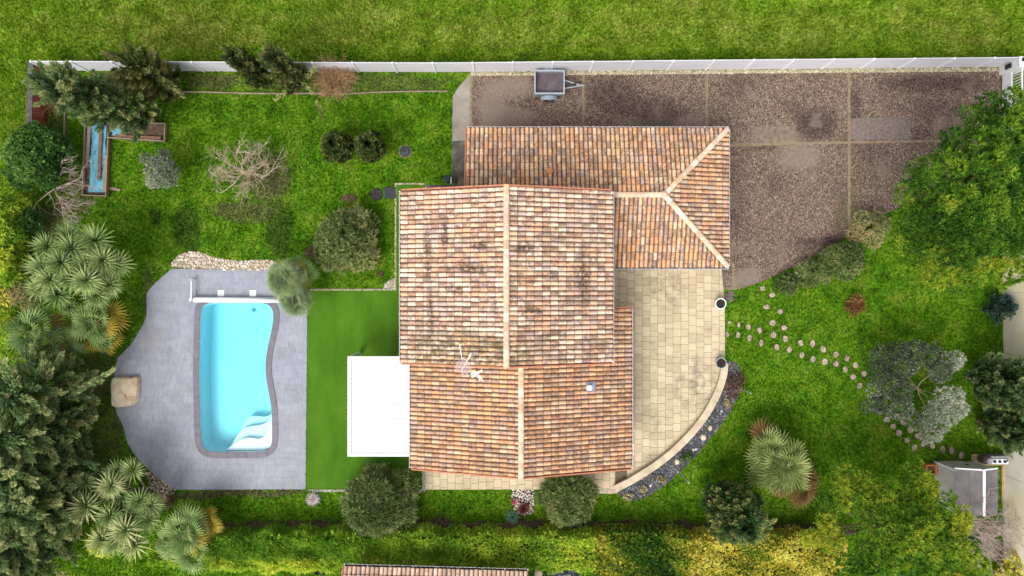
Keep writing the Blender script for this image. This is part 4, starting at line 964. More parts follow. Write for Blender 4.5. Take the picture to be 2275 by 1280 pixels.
# box trailer on the drive
def trailer():
    x0, y1 = A(1188,158,.72); x1, y0 = A(1253.5,209,.72); k = .0
    cx_, cy_ = (x0+x1)/2, (y0+y1)/2
    t = thing('trailer', 'small single axle grey box trailer parked beside the white fence', 'trailer', (cx_,cy_,.02))
    GAL = simple('galvanised_sheet', (.27,.31,.36), (.40,.44,.48), 5, .45, .5, .5, .08); BED_ = simple('dark_plywood_bed', (.060,.044,.052), (.115,.088,.098), 3, .7, .3, 0, .15)
    FENDER = simple('blue_grey_fender', (.17,.21,.27), (.25,.29,.35), 4, .5)
    TYRE = simple('tyre_rubber', (.012,.012,.012), (.03,.03,.03), 8, .85); RIM = simple('grey_steel_rim', (.3,.31,.32), (.45,.46,.47), 5, .4, .5, .6)
    MB().box(x0+.03, x1-.03, y0+.03, y1-.03, .44, .47).build('bed_floor', BED_, t)
    for nm_, bxs in (('side_panel',((x0,x1,y0,y0+.03),(x0,x1,y1-.03,y1))),('end_panel',((x0,x0+.03,y0+.031,y1-.031),(x1-.03,x1,y0+.031,y1-.031)))):
        for b_ in bxs: MB().box(*b_, .42, .78).build(nm_, GAL, t, (b_[0],b_[2],.42))
    m = MB()
    for a in ((x0-.02,x1+.02,y0-.03,y0+.045),(x0-.02,x1+.02,y1-.045,y1+.03),(x0-.02,x0+.04,y0+.046,y1-.046),(x1-.04,x1+.02,y0+.046,y1-.046)): m.box(*a, .783, .815)
    m.build('top_rail', GAL, t)
    m = MB()
    for y in (y0+.12, y1-.12): m.box(x0, x1, y-.03, y+.03, .36, .418)
    m.box(x0, x0+.06, y0, y1, .355, .415); m.box(cx_-.03, cx_+.03, y0-.16, y1+.16, .28, .34); m.build('chassis', GAL, t)
    for s, y in ((-1,y0-.14),(1,y1+.14)):
        w = thing('wheel', None, None, (cx_,y,.30)); w.parent = t; w.location = Vector((cx_,y,.30))-WL[t.name]; WL[w.name] = Vector((cx_,y,.30))
        for nm_, r0, r1, wd, mt in (('tyre',.17,.28,.15,TYRE),('rim',.04,.168,.11,RIM)):
            m = MB(); K = 24; prof = [(r0,-wd/2),(r1-.02,-wd/2),(r1,-wd/2+.03),(r1,wd/2-.03),(r1-.02,wd/2),(r0,wd/2)]
            V = []; Fc = []
            for a in range(K):
                th = 2*math.pi*a/K; V += [(cx_+r*math.cos(th), y+d, .30+r*math.sin(th)) for r, d in prof]
            n_ = len(prof)
            for a in range(K):
                for i in range(n_): Fc.append((a*n_+i, a*n_+(i+1)%n_, ((a+1)%K)*n_+(i+1)%n_, ((a+1)%K)*n_+i))
            m.add(V, Fc).build(nm_, mt, w, (cx_,y,.30), True)
        m = MB(); K = 8; V = []; Fc = []
        for a in range(K+1):
            th = math.radians(12+156*a/K); 
            for d, r in ((-.10,.33),(.10,.33),(.10,.345),(-.10,.345)): V.append((cx_+r*math.cos(th)*1.15, y+d, .30+r*math.sin(th)))
        for a in range(K):
            for i in range(4): Fc.append((a*4+i, a*4+(i+1)%4, (a+1)*4+(i+1)%4, (a+1)*4+i))
        m.add(V, Fc+[(0,1,2,3),(K*4+3,K*4+2,K*4+1,K*4)]).build('fender', FENDER, t, (cx_,y,.5))
    tip = Vector((*A(1290,190,.42),.40)); m = MB()
    for y in (y0+.32, y1-.32): m.bar((x1-.05,y,.40), tip, .05, .06)
    m.build('drawbar', GAL, t); MB().bar(tip-Vector((.10,0,0)), tip+Vector((.14,0,.01)), .07, .08).build('coupling', RIM, t)
    c = tip+Vector((-.30,.02,0)); MB().tube([c+Vector((0,0,.30)), c-Vector((0,0,.30))], .03, 8).box(c.x-.08,c.x+.08,c.y-.05,c.y+.05,.30,.46).build('jockey_wheel', BLACK_M, t); 
    MB().lathe((c.x,c.y-.02,.02), [(.05,0),(.07,.05),(.05,.11)], 10).build('jockey_tyre', TYRE, t)
    m = MB(); rx = cx_+.36; m.tube([(rx,y0-.02,.42),(rx,y0-.20,.40),(rx+.32,y0-.20,.40),(rx+.32,y0-.02,.42)], .014, 6); m.build('stirrup_bar', RIM, t)
    MB().box(x0+.01, x0+.04, y0+.05, y0+.16, .36, .41).box(x0+.01, x0+.04, y1-.16, y1-.05, .36, .41).build('tail_light', simple('red_lens', (.35,.01,.01), (.45,.02,.02), 4, .3), t)
trailer()

# aerials above the roof
def aerials():
    MET = simple('dull_mauve_aluminium', (.30,.22,.23), (.45,.36,.37), 6, .5, .4, .3); WHP = simple('white_aerial_plastic', (.68,.68,.68), (.78,.78,.78), 4, .5)
    bx_, by_ = A(1049, 787, 5.6); zb = uez+TAN*(bx_-ux0)
    t = thing('tv_aerial', 'mauve grid TV aerial on a mast over the left lower edge of the upper roof', 'aerial', (bx_,by_,zb)); zt = zb+1.25
    MB().tube([(bx_,by_,zb),(bx_-.02,by_-.02,zt)], .022, 8).build('mast', WHP, t)
    MB().lathe((bx_,by_,zb), [(.10,-.03),(.10,.05),(.03,.08)], 10).build('foot', MET, t)
    p = Vector((*A(1047,784,zt),zt)); q = Vector((*A(1024,826,zt),zt)); d = (q-p).normalized(); a = d.cross(Vector((0,0,1)))
    MB().bar(p, q, .035, .035).bar(Vector((*A(1021,766,zt+.05),zt+.05)), Vector((*A(1027,802,zt),zt)), .022, .022).build('boom', WHP, t)
    for k in range(9):
        c = q + d*(.02-.062*k) ; L_ = .27 if k < 6 else .20
        MB().bar(c-a*L_+Vector((0,0,.03)), c+a*L_+Vector((0,0,.03)), .026, .016).build('element', MET, t, tuple(c))
    for s_ in (-1, 1): MB().bar(q-d*.05+a*(.27*s_)+Vector((0,0,.05)), q-d*.42+a*(.27*s_)+Vector((0,0,.05)), .02, .015).build('side_rail', MET, t)
    bx_, by_ = A(1057, 818, 4.0); zb = lez+TAN*(bx_-lx0)
    t = thing('panel_aerial', 'white plastic aerial with two prongs just below the upper roof edge', 'aerial', (bx_,by_,zb)); zt = zb+.85
    P = lambda px, py, dz=0: Vector((*A(px,py,zt+dz),zt+dz))
    MB().tube([(bx_,by_,zb-.02),tuple(P(1060,832))], .022, 8).build('mast', simple('dark_mast', (.05,.05,.05), (.1,.1,.1), 5), t)
    MB().bar(P(1048,838), P(1072,822.5), .075, .05).build('panel', WHP, t); MB().bar(P(1046,831.5,-.03), P(1060,826.5,-.03),   .06, .03).build('panel', WHP, t)
    for q_ in ((1066.5,847.5),(1073.5,847.5)): MB().bar(P(1062,831,.04), P(*q_,.04), .045, .035).build('prong', WHP, t)
aerials()

# black water butt with its pipe in the corner of the house
c = A(995,401); t = thing('water_butt', 'dark green water butt in the corner between lawn and house', 'barrel', (*c,0))
MB().lathe((*c,0), [(.15,0),(.18,.25),(.18,.5),(.165,.60)], 20).build('barrel', simple('dark_green_plastic', (.008,.012,.012), (.02,.03,.028), 4, .5), t); MB().lathe((*c,.6), [(.185,0),(.185,.03),(.05,.05)], 20).build('lid', simple('dark_lid', (.015,.022,.022), (.03,.04,.04), 4, .5), t)
MB().tube([(c[0]+.20,c[1]+.08,.55),(c[0]+.20,c[1]-.20,.60)], .03, 8).tube([(c[0]+.20,c[1]-.20,0),(c[0]+.20,c[1]-.20,.6)], .03, 8).build('pipe', PVC_M, t)
x, y = A(1027.5,406); o = MB().prism([(x-.20,y-.26),(x+.17,y-.26),(x+.17,y+.20),(x-.14,y+.20),(x-.20,y+.12)], .0, .10).build('inspection_slab', simple('brown_cement_slab', (.12,.095,.07), (.19,.155,.12), 4, .9), None, (x,y,0)); tag(o, 'small brown cement slab in the corner under the wing roof', 'slab')

# shed, grill and what stands round them
def shed():
    GREY = simple('grey_shed_panel', (.40,.375,.345), (.52,.495,.465), 2.5, .8, .2, 0, .2, vec=(1,1,.4)); WHT = simple('white_shed_trim', (.62,.60,.60), (.74,.73,.73), 3, .6); ROOF = simple('dark_grey_roof_sheet', (.080,.072,.074), (.175,.158,.158), 1.6, .65, .3, 0, .15)
    x0, y1 = A(2075,1025); x1 = A(2164,1025)[0]; y0 = y1-1.95; zw = 1.72; xr = (x0+x1)/2+.12; zr = 2.08
    t = thing('garden_shed', 'small grey garden shed with dark roof and white ridge beside the cream wall', 'shed', ((x0+x1)/2,(y0+y1)/2,0))
    MB().box(x0, x1, y0, y1, 0, zw).build('wall', GREY, t)
    for a, b_ in ((x0-.01,x0+.07),(x1-.07,x1+.01)):
        for c_, d_ in ((y1-.06,y1+.02),(y0-.02,y0+.06)): MB().box(a, b_, c_, d_, 0, zw-.004).build('corner_post', WHT, t, (a,c_,0))
    MB().box(x0+.25, x1-.62, y1+.003, y1+.03, .04, zw-.12).build('door', GREY, t); MB().box(x0+1.02, x0+1.14, y1+.031, y1+.06, .85, .93).build('handle', BLACK_M, t)
    m = MB(); m.add([(x0,y1,zw),(x1,y1,zw),(xr,y1,zr-.03),(x0,y0,zw),(x1,y0,zw),(xr,y0,zr-.03)], [(0,2,1),(3,4,5),(0,3,5,2),(1,2,5,4)]); m.build('gable', GREY, t)
    for sx, xe in ((1,x0-.03),(-1,x1+.03)):
        npan = 2; 
        for k in range(npan):
            xa = xe+(xr-xe)*k/npan+sx*.004; xb = xe+(xr-xe)*(k+1)/npan-sx*.004; f = lambda x_: zw+.012+(zr-zw)*(x_-xe)/(xr-xe)
            V_, F_ = slab([(xa,y0-.05,f(xa)+.02+.01*k),(xb,y0-.05,f(xb)+.02+.01*k),(xb,y1+.05,f(xb)+.02+.01*k),(xa,y1+.05,f(xa)+.02+.01*k)], .02); MB().add(V_, F_).build('roof_sheet', ROOF, t, (xa,y0,zw))
        V_, F_ = slab([(xe,y1+.05,zw+.05),(xr,y1+.05,zr+.05),(xr,y1+.11,zr+.05),(xe,y1+.11,zw+.05)], .07); MB().add(V_, F_).build('verge_trim', WHT, t)
    MB().box(xr-.055, xr+.055, y0-.06, y1+.112, zr+.03, zr+.085).build('ridge', WHT, t, (xr,y0,zr))
shed()
def grill():
    xa, ya = A(2156,1008); xb, yb = A(2241,1034)
    d = thing('timber_deck', 'low ochre timber platform under the metal grill by the shed', 'platform', ((xa+xb)/2,(ya+yb)/2,0)); OC = simple('ochre_board', (.27,.19,.09), (.42,.31,.16), 6, .85, .2, 0, .3)
    y = ya
    while y > yb+.02: MB().box(xa, xb, max(y-.13,yb), y-.008, .0, .10).build('board', OC, d, (xa,y,0)); y -= .138
    MB().box(xb-.38, xb-.22, yb-1.8, yb-.01, .0, .10).build('board', OC, d); MB().box(xb-.19, xb-.03, yb-1.8, yb-.01, .0, .09).build('board', simple('brown_board', (.16,.10,.06), (.26,.18,.11), 6), d)
    t = thing('gas_grill', 'grey metal grill box with three dark knobs on its white front', 'grill', (*A(2212,1017),.10)); x0, y1 = A(2196,1012,.45); x1, y0 = A(2235,1030,.45)
    MB().box(x0, x1, y0, y1, .10, .62).build('body', simple('grey_metal_box', (.15,.16,.16), (.24,.25,.25), 4, .5), t)
    MB().box(x0+.02, x1-.02, y0+.02, y1-.14, .622, .66).build('control_panel', simple('pale_blue_white_panel', (.58,.60,.66), (.66,.68,.73), 3, .4), t)
    for k in range(3):
        cx_ = x0+.16+.235*k; MB().lathe((cx_,(y0+y1)/2-.05,.66), [(.065,0),(.065,.05),(.045,.07)], 14).build('knob', BLACK_M, t, (cx_,y0,.66))
    MB().bar((x1-.17,(y0+y1)/2-.09,.69),(x1-.06,(y0+y1)/2+.03,.69),.04,.03).build('lever', BLACK_M, t)
    c = A(2176,1017); g = thing('gas_bottle', 'dark gas cylinder with a round pale cap left of the grill', 'gas bottle', (*c,.10))
    MB().lathe((*c,.10), [(.17,0),(.20,.05),(.20,.42),(.15,.52),(.06,.55)], 20).build('bottle', simple('dark_brown_bottle', (.06,.045,.04), (.11,.09,.085), 4, .6), g)
    MB().lathe((c[0]+.09,c[1]-.02,.52), [(.14,0),(.14,.16),(.11,.19)], 20).build('cap', simple('pale_grey_cap', (.34,.31,.28), (.45,.42,.39), 4, .6), g)
    x, y = A(2067,1043,.3); q = thing('wooden_crate', 'orange brown square wooden planter crate beside the shed wall', 'planter', (x,y,0)); ORG = simple('orange_timber', (.30,.095,.03), (.42,.16,.06), 7, .8, .2, 0, .2)
    for a in ((-.26,.26,-.24,-.17),(-.26,.26,.17,.24),(-.26,-.19,-.168,.168),(.19,.26,-.168,.168)): MB().box(x+a[0],x+a[1],y+a[2],y+a[3],0,.40).build('side', ORG, q, (x,y,0))
    MB().box(x-.188,x+.188,y-.168,y+.168,0,.28).build('soil', MULCH_M, q)
grill()
# odds and ends by the neighbour's hedge and yard
def crumple(label, px, py, w, h, m, name='dark_tarp'):
    x, y = A(px, py); nx = 12; V, Fc = [], []
    for j in range(nx+1):
        for i in range(nx+1):
            e_ = min(i,j,nx-i,nx-j); V.append((x+w*(i/nx-.5)*(1+rnd.uniform(-.04,.04)), y+h*(j/nx-.5)*(1+rnd.uniform(-.04,.04)), .01+(.14 if e_ > 0 else 0)+rnd.uniform(0,.14)*(e_ > 0)))
    for j in range(nx):
        for i in range(nx): a = j*(nx+1)+i; Fc.append((a,a+1,a+nx+2,a+nx+1))
    o = place(name, mesh(name, V, Fc, m), None, (x,y,0)); tag(o, label, 'tarp', 'dark plastic heaps')
BAG_M = simple('dark_blue_plastic_sheet', (.018,.022,.032), (.06,.068,.085), 5, .4, .5, 0, .3)
crumple('crumpled dark blue plastic sheet behind the hedge right of the neighbouring roof', 1248, 1278, 1.6, .8, BAG_M)
crumple('small black plastic bag below the hedge left of the neighbouring roof', 712, 1268, .55, .25, BAG_M, 'black_bag')
rock(1196,1272,.22, CREAMST, 'pale rough stone at the right corner of the neighbouring roof', 'rubble_stone', .6, 'stones by the neighbour')
x, y = A(4,1105); o = MB().box(x-.5,x+.28,y-.45,y+.28,0,.25).box(x-.4,x+.2,y-.35,y+.2,.25,.32).build('white_box', PVC_M, None, (x,y,0)); tag(o, 'white box on the pale yard at the left edge of the picture', 'box')

# ------------------------------------------------------------------ plants
def unit(v): return v/np.maximum(np.linalg.norm(v, axis=-1, keepdims=True), 1e-9)
def rand_dir(n): return unit(R.normal(size=(n,3)))
def leaves(P, D, n, L, Wd, cone=.8, droop=0., t=.5, tr=.18, up=0., wide=.45, flat=.55):
    """n kite leaves at every point P, spread by cone round direction D; gives quad verts and tint"""
    P = np.repeat(np.asarray(P,float), n, 0); D = np.repeat(np.asarray(D,float), n, 0); N = len(P)
    d = unit(unit(D) + cone*rand_dir(N) + np.array([0,0,up])); s = unit(np.cross(d, unit(D)+flat*rand_dir(N)+1e-3))
    l = (L*R.uniform(.65,1.25,N))[:,None]; w = (Wd*R.uniform(.7,1.25,N))[:,None]; g = np.array([0,0,-1.])
    mid = P + d*l*wide + g*droop*l*.25; tip = P + d*l + g*droop*l
    V = np.stack([P, mid-s*w/2, tip, mid+s*w/2], 1).reshape(-1,3)
    tt = np.repeat(np.broadcast_to(np.asarray(t,float), (N//n,)), n) + R.normal(0,tr,N)
    return V, np.repeat(np.clip(tt,0,1), 4)
def crown(name, parts, m, parent):
    V = np.vstack([p[0] for p in parts]); T = np.concatenate([p[1] for p in parts]); return place(name, quads(name, V, m, T), parent)
def lobe_pts(lobes, dens, zmin=-.35, inner=.72):
    """points on the skins of a union of ellipsoid lobes: lobes = [(x,y,z,r,tint)]"""
    C = np.array([l[:3] for l in lobes]); r = np.array([l[3] for l in lobes]); tn = np.array([l[4] for l in lobes])
    cnt = np.maximum((dens*4*np.pi*r*r*.65).astype(int), 6); idx = np.repeat(np.arange(len(lobes)), cnt); u = rand_dir(len(idx)); u[:,2] = np.abs(u[:,2])*np.where(R.random(len(u)) < .82, 1, -1)
    k = u[:,2] > zmin; u = u[k]; idx = idx[k]; bmp = 1+.16*np.sin(u[:,0]*7+idx)*np.sin(u[:,1]*6+2*idx)+.1*np.sin(u[:,2]*11+idx)
    P = C[idx] + u*(r[idx]*bmp*R.uniform(.78,1.0,len(idx)))[:,None]
    k = np.zeros(len(P), bool)
    for s in range(0, len(P), 3000):
        e_ = min(s+3000, len(P)); q2 = np.maximum((P[s:e_]**2).sum(1)[:,None]+(C**2).sum(1)[None]-2*P[s:e_]@C.T, 0); dd = np.sqrt(q2)/r[None]; dd[np.arange(e_-s), idx[s:e_]] = 9; k[s:e_] = dd.min(1) > inner
    return P[k], u[k], tn[idx[k]]
def limbs(name, pts, m, parent):
    mb = MB()
    for path, r0, r1, n in pts: mb.tube(path, list(np.linspace(r0, r1, len(path))), n)
    return mb.build(name, m, parent)
def wig(a, b, n=4, w=.08):
    a, b = np.array(a,float), np.array(b,float); L = np.linalg.norm(b-a); return [tuple(a+(b-a)*i/n+(R.normal(0,w*L/n*1.4,3) if 0 < i < n else 0)) for i in range(n+1)]
BARK = simple('brown_bark', (.07,.05,.035), (.18,.135,.10), 7, .95, .1, 0, .4)
BARKG = simple('pale_bark', (.22,.175,.13), (.40,.335,.265), 8, .9, .1, 0, .3)
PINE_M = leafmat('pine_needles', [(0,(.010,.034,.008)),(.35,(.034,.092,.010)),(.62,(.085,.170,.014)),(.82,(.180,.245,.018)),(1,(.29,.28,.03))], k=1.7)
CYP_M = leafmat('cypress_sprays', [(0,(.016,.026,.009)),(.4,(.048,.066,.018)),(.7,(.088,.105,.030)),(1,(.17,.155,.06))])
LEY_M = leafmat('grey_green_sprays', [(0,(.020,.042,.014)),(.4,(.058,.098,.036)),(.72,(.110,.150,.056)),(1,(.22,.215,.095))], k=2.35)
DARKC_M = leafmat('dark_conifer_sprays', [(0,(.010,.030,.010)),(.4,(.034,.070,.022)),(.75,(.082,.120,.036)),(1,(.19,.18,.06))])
BLUE_M = leafmat('blue_conifer', [(0,(.012,.03,.024)),(.5,(.03,.062,.05)),(1,(.08,.12,.09))], k=1.5)
OLEA_M = leafmat('oleander_leaves', [(0,(.024,.040,.012)),(.4,(.065,.095,.028)),(.75,(.125,.150,.052)),(1,(.24,.185,.095))])
LAUR_M = leafmat('laurel_leaves', [(0,(.008,.028,.008)),(.45,(.024,.066,.014)),(.8,(.055,.115,.022)),(1,(.10,.15,.035))])
OLIVE_M = leafmat('olive_leaves', [(0,(.028,.042,.022)),(.35,(.085,.11,.065)),(.65,(.20,.22,.155)),(1,(.44,.44,.36))], k=1.45)
BAMB_M = leafmat('bright_hedge_leaves', [(0,(.022,.060,.008)),(.4,(.075,.155,.012)),(.7,(.155,.24,.02)),(1,(.32,.33,.04))], k=2.2)
GOLD_M = leafmat('golden_variegated_leaves', [(0,(.018,.060,.010)),(.35,(.060,.145,.014)),(.60,(.27,.30,.03)),(.85,(.56,.46,.07)),(1,(.68,.56,.16))], k=1.4)
YUC_M = leafmat('yucca_leaves', [(0,(.055,.105,.030)),(.4,(.14,.21,.065)),(.75,(.25,.31,.115)),(1,(.42,.40,.20))], .2, k=1.2)
FAN_M = leafmat('fan_palm_leaves', [(0,(.032,.070,.020)),(.5,(.10,.155,.045)),(1,(.21,.255,.095))], .2, k=1.5)
FANG_M = leafmat('grey_fan_palm_leaves', [(0,(.04,.080,.028)),(.5,(.11,.160,.065)),(1,(.25,.29,.14))], .2, k=1.35)
OLIV_M = leafmat('olive_fan_leaves', [(0,(.035,.065,.015)),(.5,(.125,.165,.045)),(1,(.28,.30,.11))], .2, k=1.35)
FANY_M = leafmat('yellowing_palm_leaves', [(0,(.14,.11,.015)),(.5,(.30,.22,.025)),(1,(.42,.32,.06))], .2, k=1.0)
FANB_M = leafmat('dead_palm_leaves', [(0,(.10,.055,.02)),(.5,(.19,.105,.04)),(1,(.30,.19,.085))], .2, k=1.0)
TWIG_M = simple('pale_bare_twigs', (.25,.19,.13), (.44,.36,.26), 6, .9, .1, 0, .2)
TWIGR_M = simple('rusty_twigs', (.27,.16,.075), (.46,.31,.17), 6, .9, .1, 0, .2)
TWIGY_M = simple('yellow_brown_twigs', (.20,.13,.05), (.36,.26,.11), 6, .9, .1, 0, .2)
TWIGP_M = simple('pinkish_bare_twigs', (.22,.155,.14), (.44,.34,.30), 6, .9, .1, 0, .2)

# ---- columnar and cone shaped conifers made of upright flame-like sprays
def conifer(label, base, h, rad, m, prof, nfl=120, fl=.75, fr=.16, per=26, leaf=(.20,.06), upw=1.3, tint=.45, extra=(), name='conifer_tree', group=None, cat='conifer', tspread=.22, lean=(0,0), npl=3, cone=.30, skirt=.12):
    c = A(*base); t = thing(name, label, cat, (*c,0), group)
    top = np.array([c[0]+lean[0], c[1]+lean[1], h]); b0 = np.array([*c, 0.])
    limbs('trunk', [(wig(b0-np.array([0,0,.05]), b0+(top-b0)*.93, 6, .03), max(.05,.028*h), .015, 8)], BARK, t)
    f = skirt+(1-skirt-.02)*R.random(nfl)**1.05; f[:4] = (.97,.94,.9,.87); az = R.uniform(0, 6.283, nfl); rr = prof(f)*rad*R.uniform(.66,1.0,nfl)*(1+.16*np.sin(3*az+7*f+base[0]))
    out = np.stack([np.cos(az), np.sin(az), np.zeros(nfl)], 1); P0 = b0+(top-b0)*f[:,None]+out*(rr*.62)[:,None]
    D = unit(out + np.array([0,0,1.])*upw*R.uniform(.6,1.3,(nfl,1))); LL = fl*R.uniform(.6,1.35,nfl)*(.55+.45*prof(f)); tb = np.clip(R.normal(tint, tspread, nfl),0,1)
    fr_ = np.full(nfl, fr)*R.uniform(.7,1.3,nfl)
    if extra:
        for p, q, r_, tt in extra:
            P0 = np.vstack([P0, p]); v = np.array(q)-np.array(p); LL = np.append(LL, np.linalg.norm(v)); D = np.vstack([D, v/np.linalg.norm(v)]); tb = np.append(tb, tt); fr_ = np.append(fr_, r_)
    cnt = np.maximum((per*LL/fl).astype(int), 5); idx = np.repeat(np.arange(len(P0)), cnt); u = R.random(len(idx))
    side = unit(np.cross(D[idx], rand_dir(len(idx)))); sp = np.sin(np.pi*np.clip(u,.02,1)**.7)**.8*fr_[idx]*R.uniform(.4,1,len(idx))
    P = P0[idx] + D[idx]*(LL[idx]*u)[:,None] + side*sp[:,None]
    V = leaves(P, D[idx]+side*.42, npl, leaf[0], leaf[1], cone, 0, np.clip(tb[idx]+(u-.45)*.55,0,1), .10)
    crown('crown', [V], m, t); return t
egg = lambda f: np.sin(np.pi*np.clip(f*.92+.06,0,1))**.6
col = lambda f: np.clip(1.15-f,0,1)**.45*np.clip(f*9,.3,1)
cone_ = lambda f: np.clip(1.06-f,0,1)**.75
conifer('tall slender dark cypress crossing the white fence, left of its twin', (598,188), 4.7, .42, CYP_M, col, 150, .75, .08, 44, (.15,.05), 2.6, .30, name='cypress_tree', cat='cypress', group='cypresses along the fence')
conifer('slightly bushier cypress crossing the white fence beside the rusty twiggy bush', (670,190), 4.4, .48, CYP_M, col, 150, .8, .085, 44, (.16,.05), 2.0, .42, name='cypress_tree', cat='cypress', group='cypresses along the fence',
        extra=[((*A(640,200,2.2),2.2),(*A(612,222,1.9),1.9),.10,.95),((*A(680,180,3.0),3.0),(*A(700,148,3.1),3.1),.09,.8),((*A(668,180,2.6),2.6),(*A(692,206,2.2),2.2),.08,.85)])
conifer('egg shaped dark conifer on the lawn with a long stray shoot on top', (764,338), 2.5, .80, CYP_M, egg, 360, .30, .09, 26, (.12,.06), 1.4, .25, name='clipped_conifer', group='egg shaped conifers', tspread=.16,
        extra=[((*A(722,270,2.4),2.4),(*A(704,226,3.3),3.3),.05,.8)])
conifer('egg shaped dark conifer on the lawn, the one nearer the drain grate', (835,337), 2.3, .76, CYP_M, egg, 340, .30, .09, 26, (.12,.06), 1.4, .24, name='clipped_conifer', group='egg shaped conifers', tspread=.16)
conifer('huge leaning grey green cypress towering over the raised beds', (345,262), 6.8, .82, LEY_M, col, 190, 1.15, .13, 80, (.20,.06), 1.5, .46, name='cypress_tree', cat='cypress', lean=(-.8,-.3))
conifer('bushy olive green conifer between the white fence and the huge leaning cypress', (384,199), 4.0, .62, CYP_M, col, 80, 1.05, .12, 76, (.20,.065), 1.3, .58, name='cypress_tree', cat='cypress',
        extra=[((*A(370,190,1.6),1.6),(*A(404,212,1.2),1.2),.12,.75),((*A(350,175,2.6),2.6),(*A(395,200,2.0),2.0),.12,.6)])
for i, (b_, hh, rr, lb, ex) in enumerate((
   ((172,848), 5.4, 1.05, 'topmost leyland cypress of the left row, with a long branch drooping towards the pool', [((*A(150,884,3.2),3.2),(*A(250,822,2.4),2.4),.10,.6),((*A(155,880,3.2),3.2),(*A(200,850,2.8),2.8),.07,.9)]),
   ((168,922), 5.6, 1.05, 'grey green leyland cypress in the left row, second from the top', []),
   ((160,998), 5.8, 1.15, 'leyland cypress in the left row level with the pool steps', [((*A(185,1022,2.8),2.8),(*A(238,1050,2.2),2.2),.13,.4)]),
   ((178,1072), 5.4, 1.15, 'grey green leyland cypress in the left row beside the lower yucca clump', []),
   ((135,1140), 5.8, 1.2, 'grey green leyland cypress in the left row, second from the bottom', []),
   ((95,1200), 5.6, 1.1, 'grey green leyland cypress at the bottom left corner of the plot', []))):
    conifer(lb, b_, hh, rr, LEY_M, cone_, 140, 1.6, .14, 92, (.22,.070), .42, .53, ex, name='leyland_cypress', cat='cypress', group='leyland cypresses in the left row', tspread=.2)
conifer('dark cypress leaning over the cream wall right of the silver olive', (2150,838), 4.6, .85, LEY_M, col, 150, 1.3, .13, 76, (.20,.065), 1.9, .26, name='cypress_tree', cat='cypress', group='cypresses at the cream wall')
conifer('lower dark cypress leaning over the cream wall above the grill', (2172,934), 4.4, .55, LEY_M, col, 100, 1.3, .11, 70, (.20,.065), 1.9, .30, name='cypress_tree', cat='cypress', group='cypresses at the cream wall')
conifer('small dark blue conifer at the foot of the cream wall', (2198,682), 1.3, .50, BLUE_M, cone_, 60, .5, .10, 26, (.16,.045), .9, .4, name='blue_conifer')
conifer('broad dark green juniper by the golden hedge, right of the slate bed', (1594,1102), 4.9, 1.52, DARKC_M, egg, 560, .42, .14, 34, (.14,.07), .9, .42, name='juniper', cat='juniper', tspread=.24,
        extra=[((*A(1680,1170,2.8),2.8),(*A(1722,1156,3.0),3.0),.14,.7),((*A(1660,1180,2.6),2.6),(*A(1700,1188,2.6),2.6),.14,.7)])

# ---- pines: rounded cushions of needle tufts on spreading limbs
def pine(label, base, lobes, ztr, name='pine_tree', dens=66, L=.185, Wd=.034):
    c = A(*base); t = thing(name, label, 'pine', (*c,0)); LB = [(*A(px,py,z), z, r, tt) for px,py,z,r,tt in lobes]
    fork = np.array([c[0]+.1, c[1]-.1, ztr]); P = [(wig((*c,-.1), fork, 5, .05), .22, .13, 10)]
    for l in LB: P.append((wig(fork+R.normal(0,.15,3), (l[0],l[1],l[2]-.15*l[3]), 5, .10), .055, .015, 5))
    limbs('trunk', P[:1], BARK, t); limbs('limb', P[1:], BARK, t)['kind'] = 'stuff'
    SB = []                                        # every cushion carries smaller tufted knobs
    for x, y, z, r, tt in LB:
        for j in range(max(4, int(15*r*r+3))):
            v = rand_dir(1)[0]; v[2] = abs(v[2])*.9-.12; SB.append((x+v[0]*r*.95, y+v[1]*r*.95, z+v[2]*r*.9, R.uniform(.20,.36), min(1,max(0,tt+R.normal(0,.10)+.16*(v[2]-.4)))))  # knob tint also rises with height on the cushion, painted light
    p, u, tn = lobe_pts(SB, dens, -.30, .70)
    top = np.clip(u[:,2],0,1); V = leaves(p, u+np.array([0,0,.5]), 10, L, Wd, .85, .05, tn+.34*(top-.6), .14, .15, flat=1.3)  # needles facing up lighter, knob sides darker: shading put into the tint
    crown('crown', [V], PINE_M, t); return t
POLY = [(2310,215),(2245,222),(2205,238),(2155,258),(2122,290),(2085,335),(2060,345),(2024,395),(2012,425),(2022,455),(1975,470),(1985,520),(1985,560),(2035,575),(2060,605),(2095,632),(2180,622),(2225,600),(2310,590),(2330,380),(2330,215)]
xs_ = []; tries = 0
while len(xs_) < 70 and tries < 30000:
    tries += 1; x, y = rnd.uniform(1985,2325), rnd.uniform(215,628)
    if pip(np.array([x]), np.array([y]), POLY)[0] and all((x-a)**2+(y-b)**2 > 28**2 for a, b in xs_): xs_.append((x,y))
LB = []
for x, y in xs_:
    dd = math.hypot((x-2200)/230, (y-400)/250); z = 8.2-3.6*dd*dd; edge = max(0,(y-520)/120)+max(0,(2060-x)/110); LB.append((x, y, z+rnd.uniform(-.6,.5), rnd.uniform(.45,.80), min(.86,.40+.34*edge+rnd.uniform(-.16,.18))))
pine('great spreading green pine at the right edge over the driveway and lawn', (2020,440), LB, 4.0)
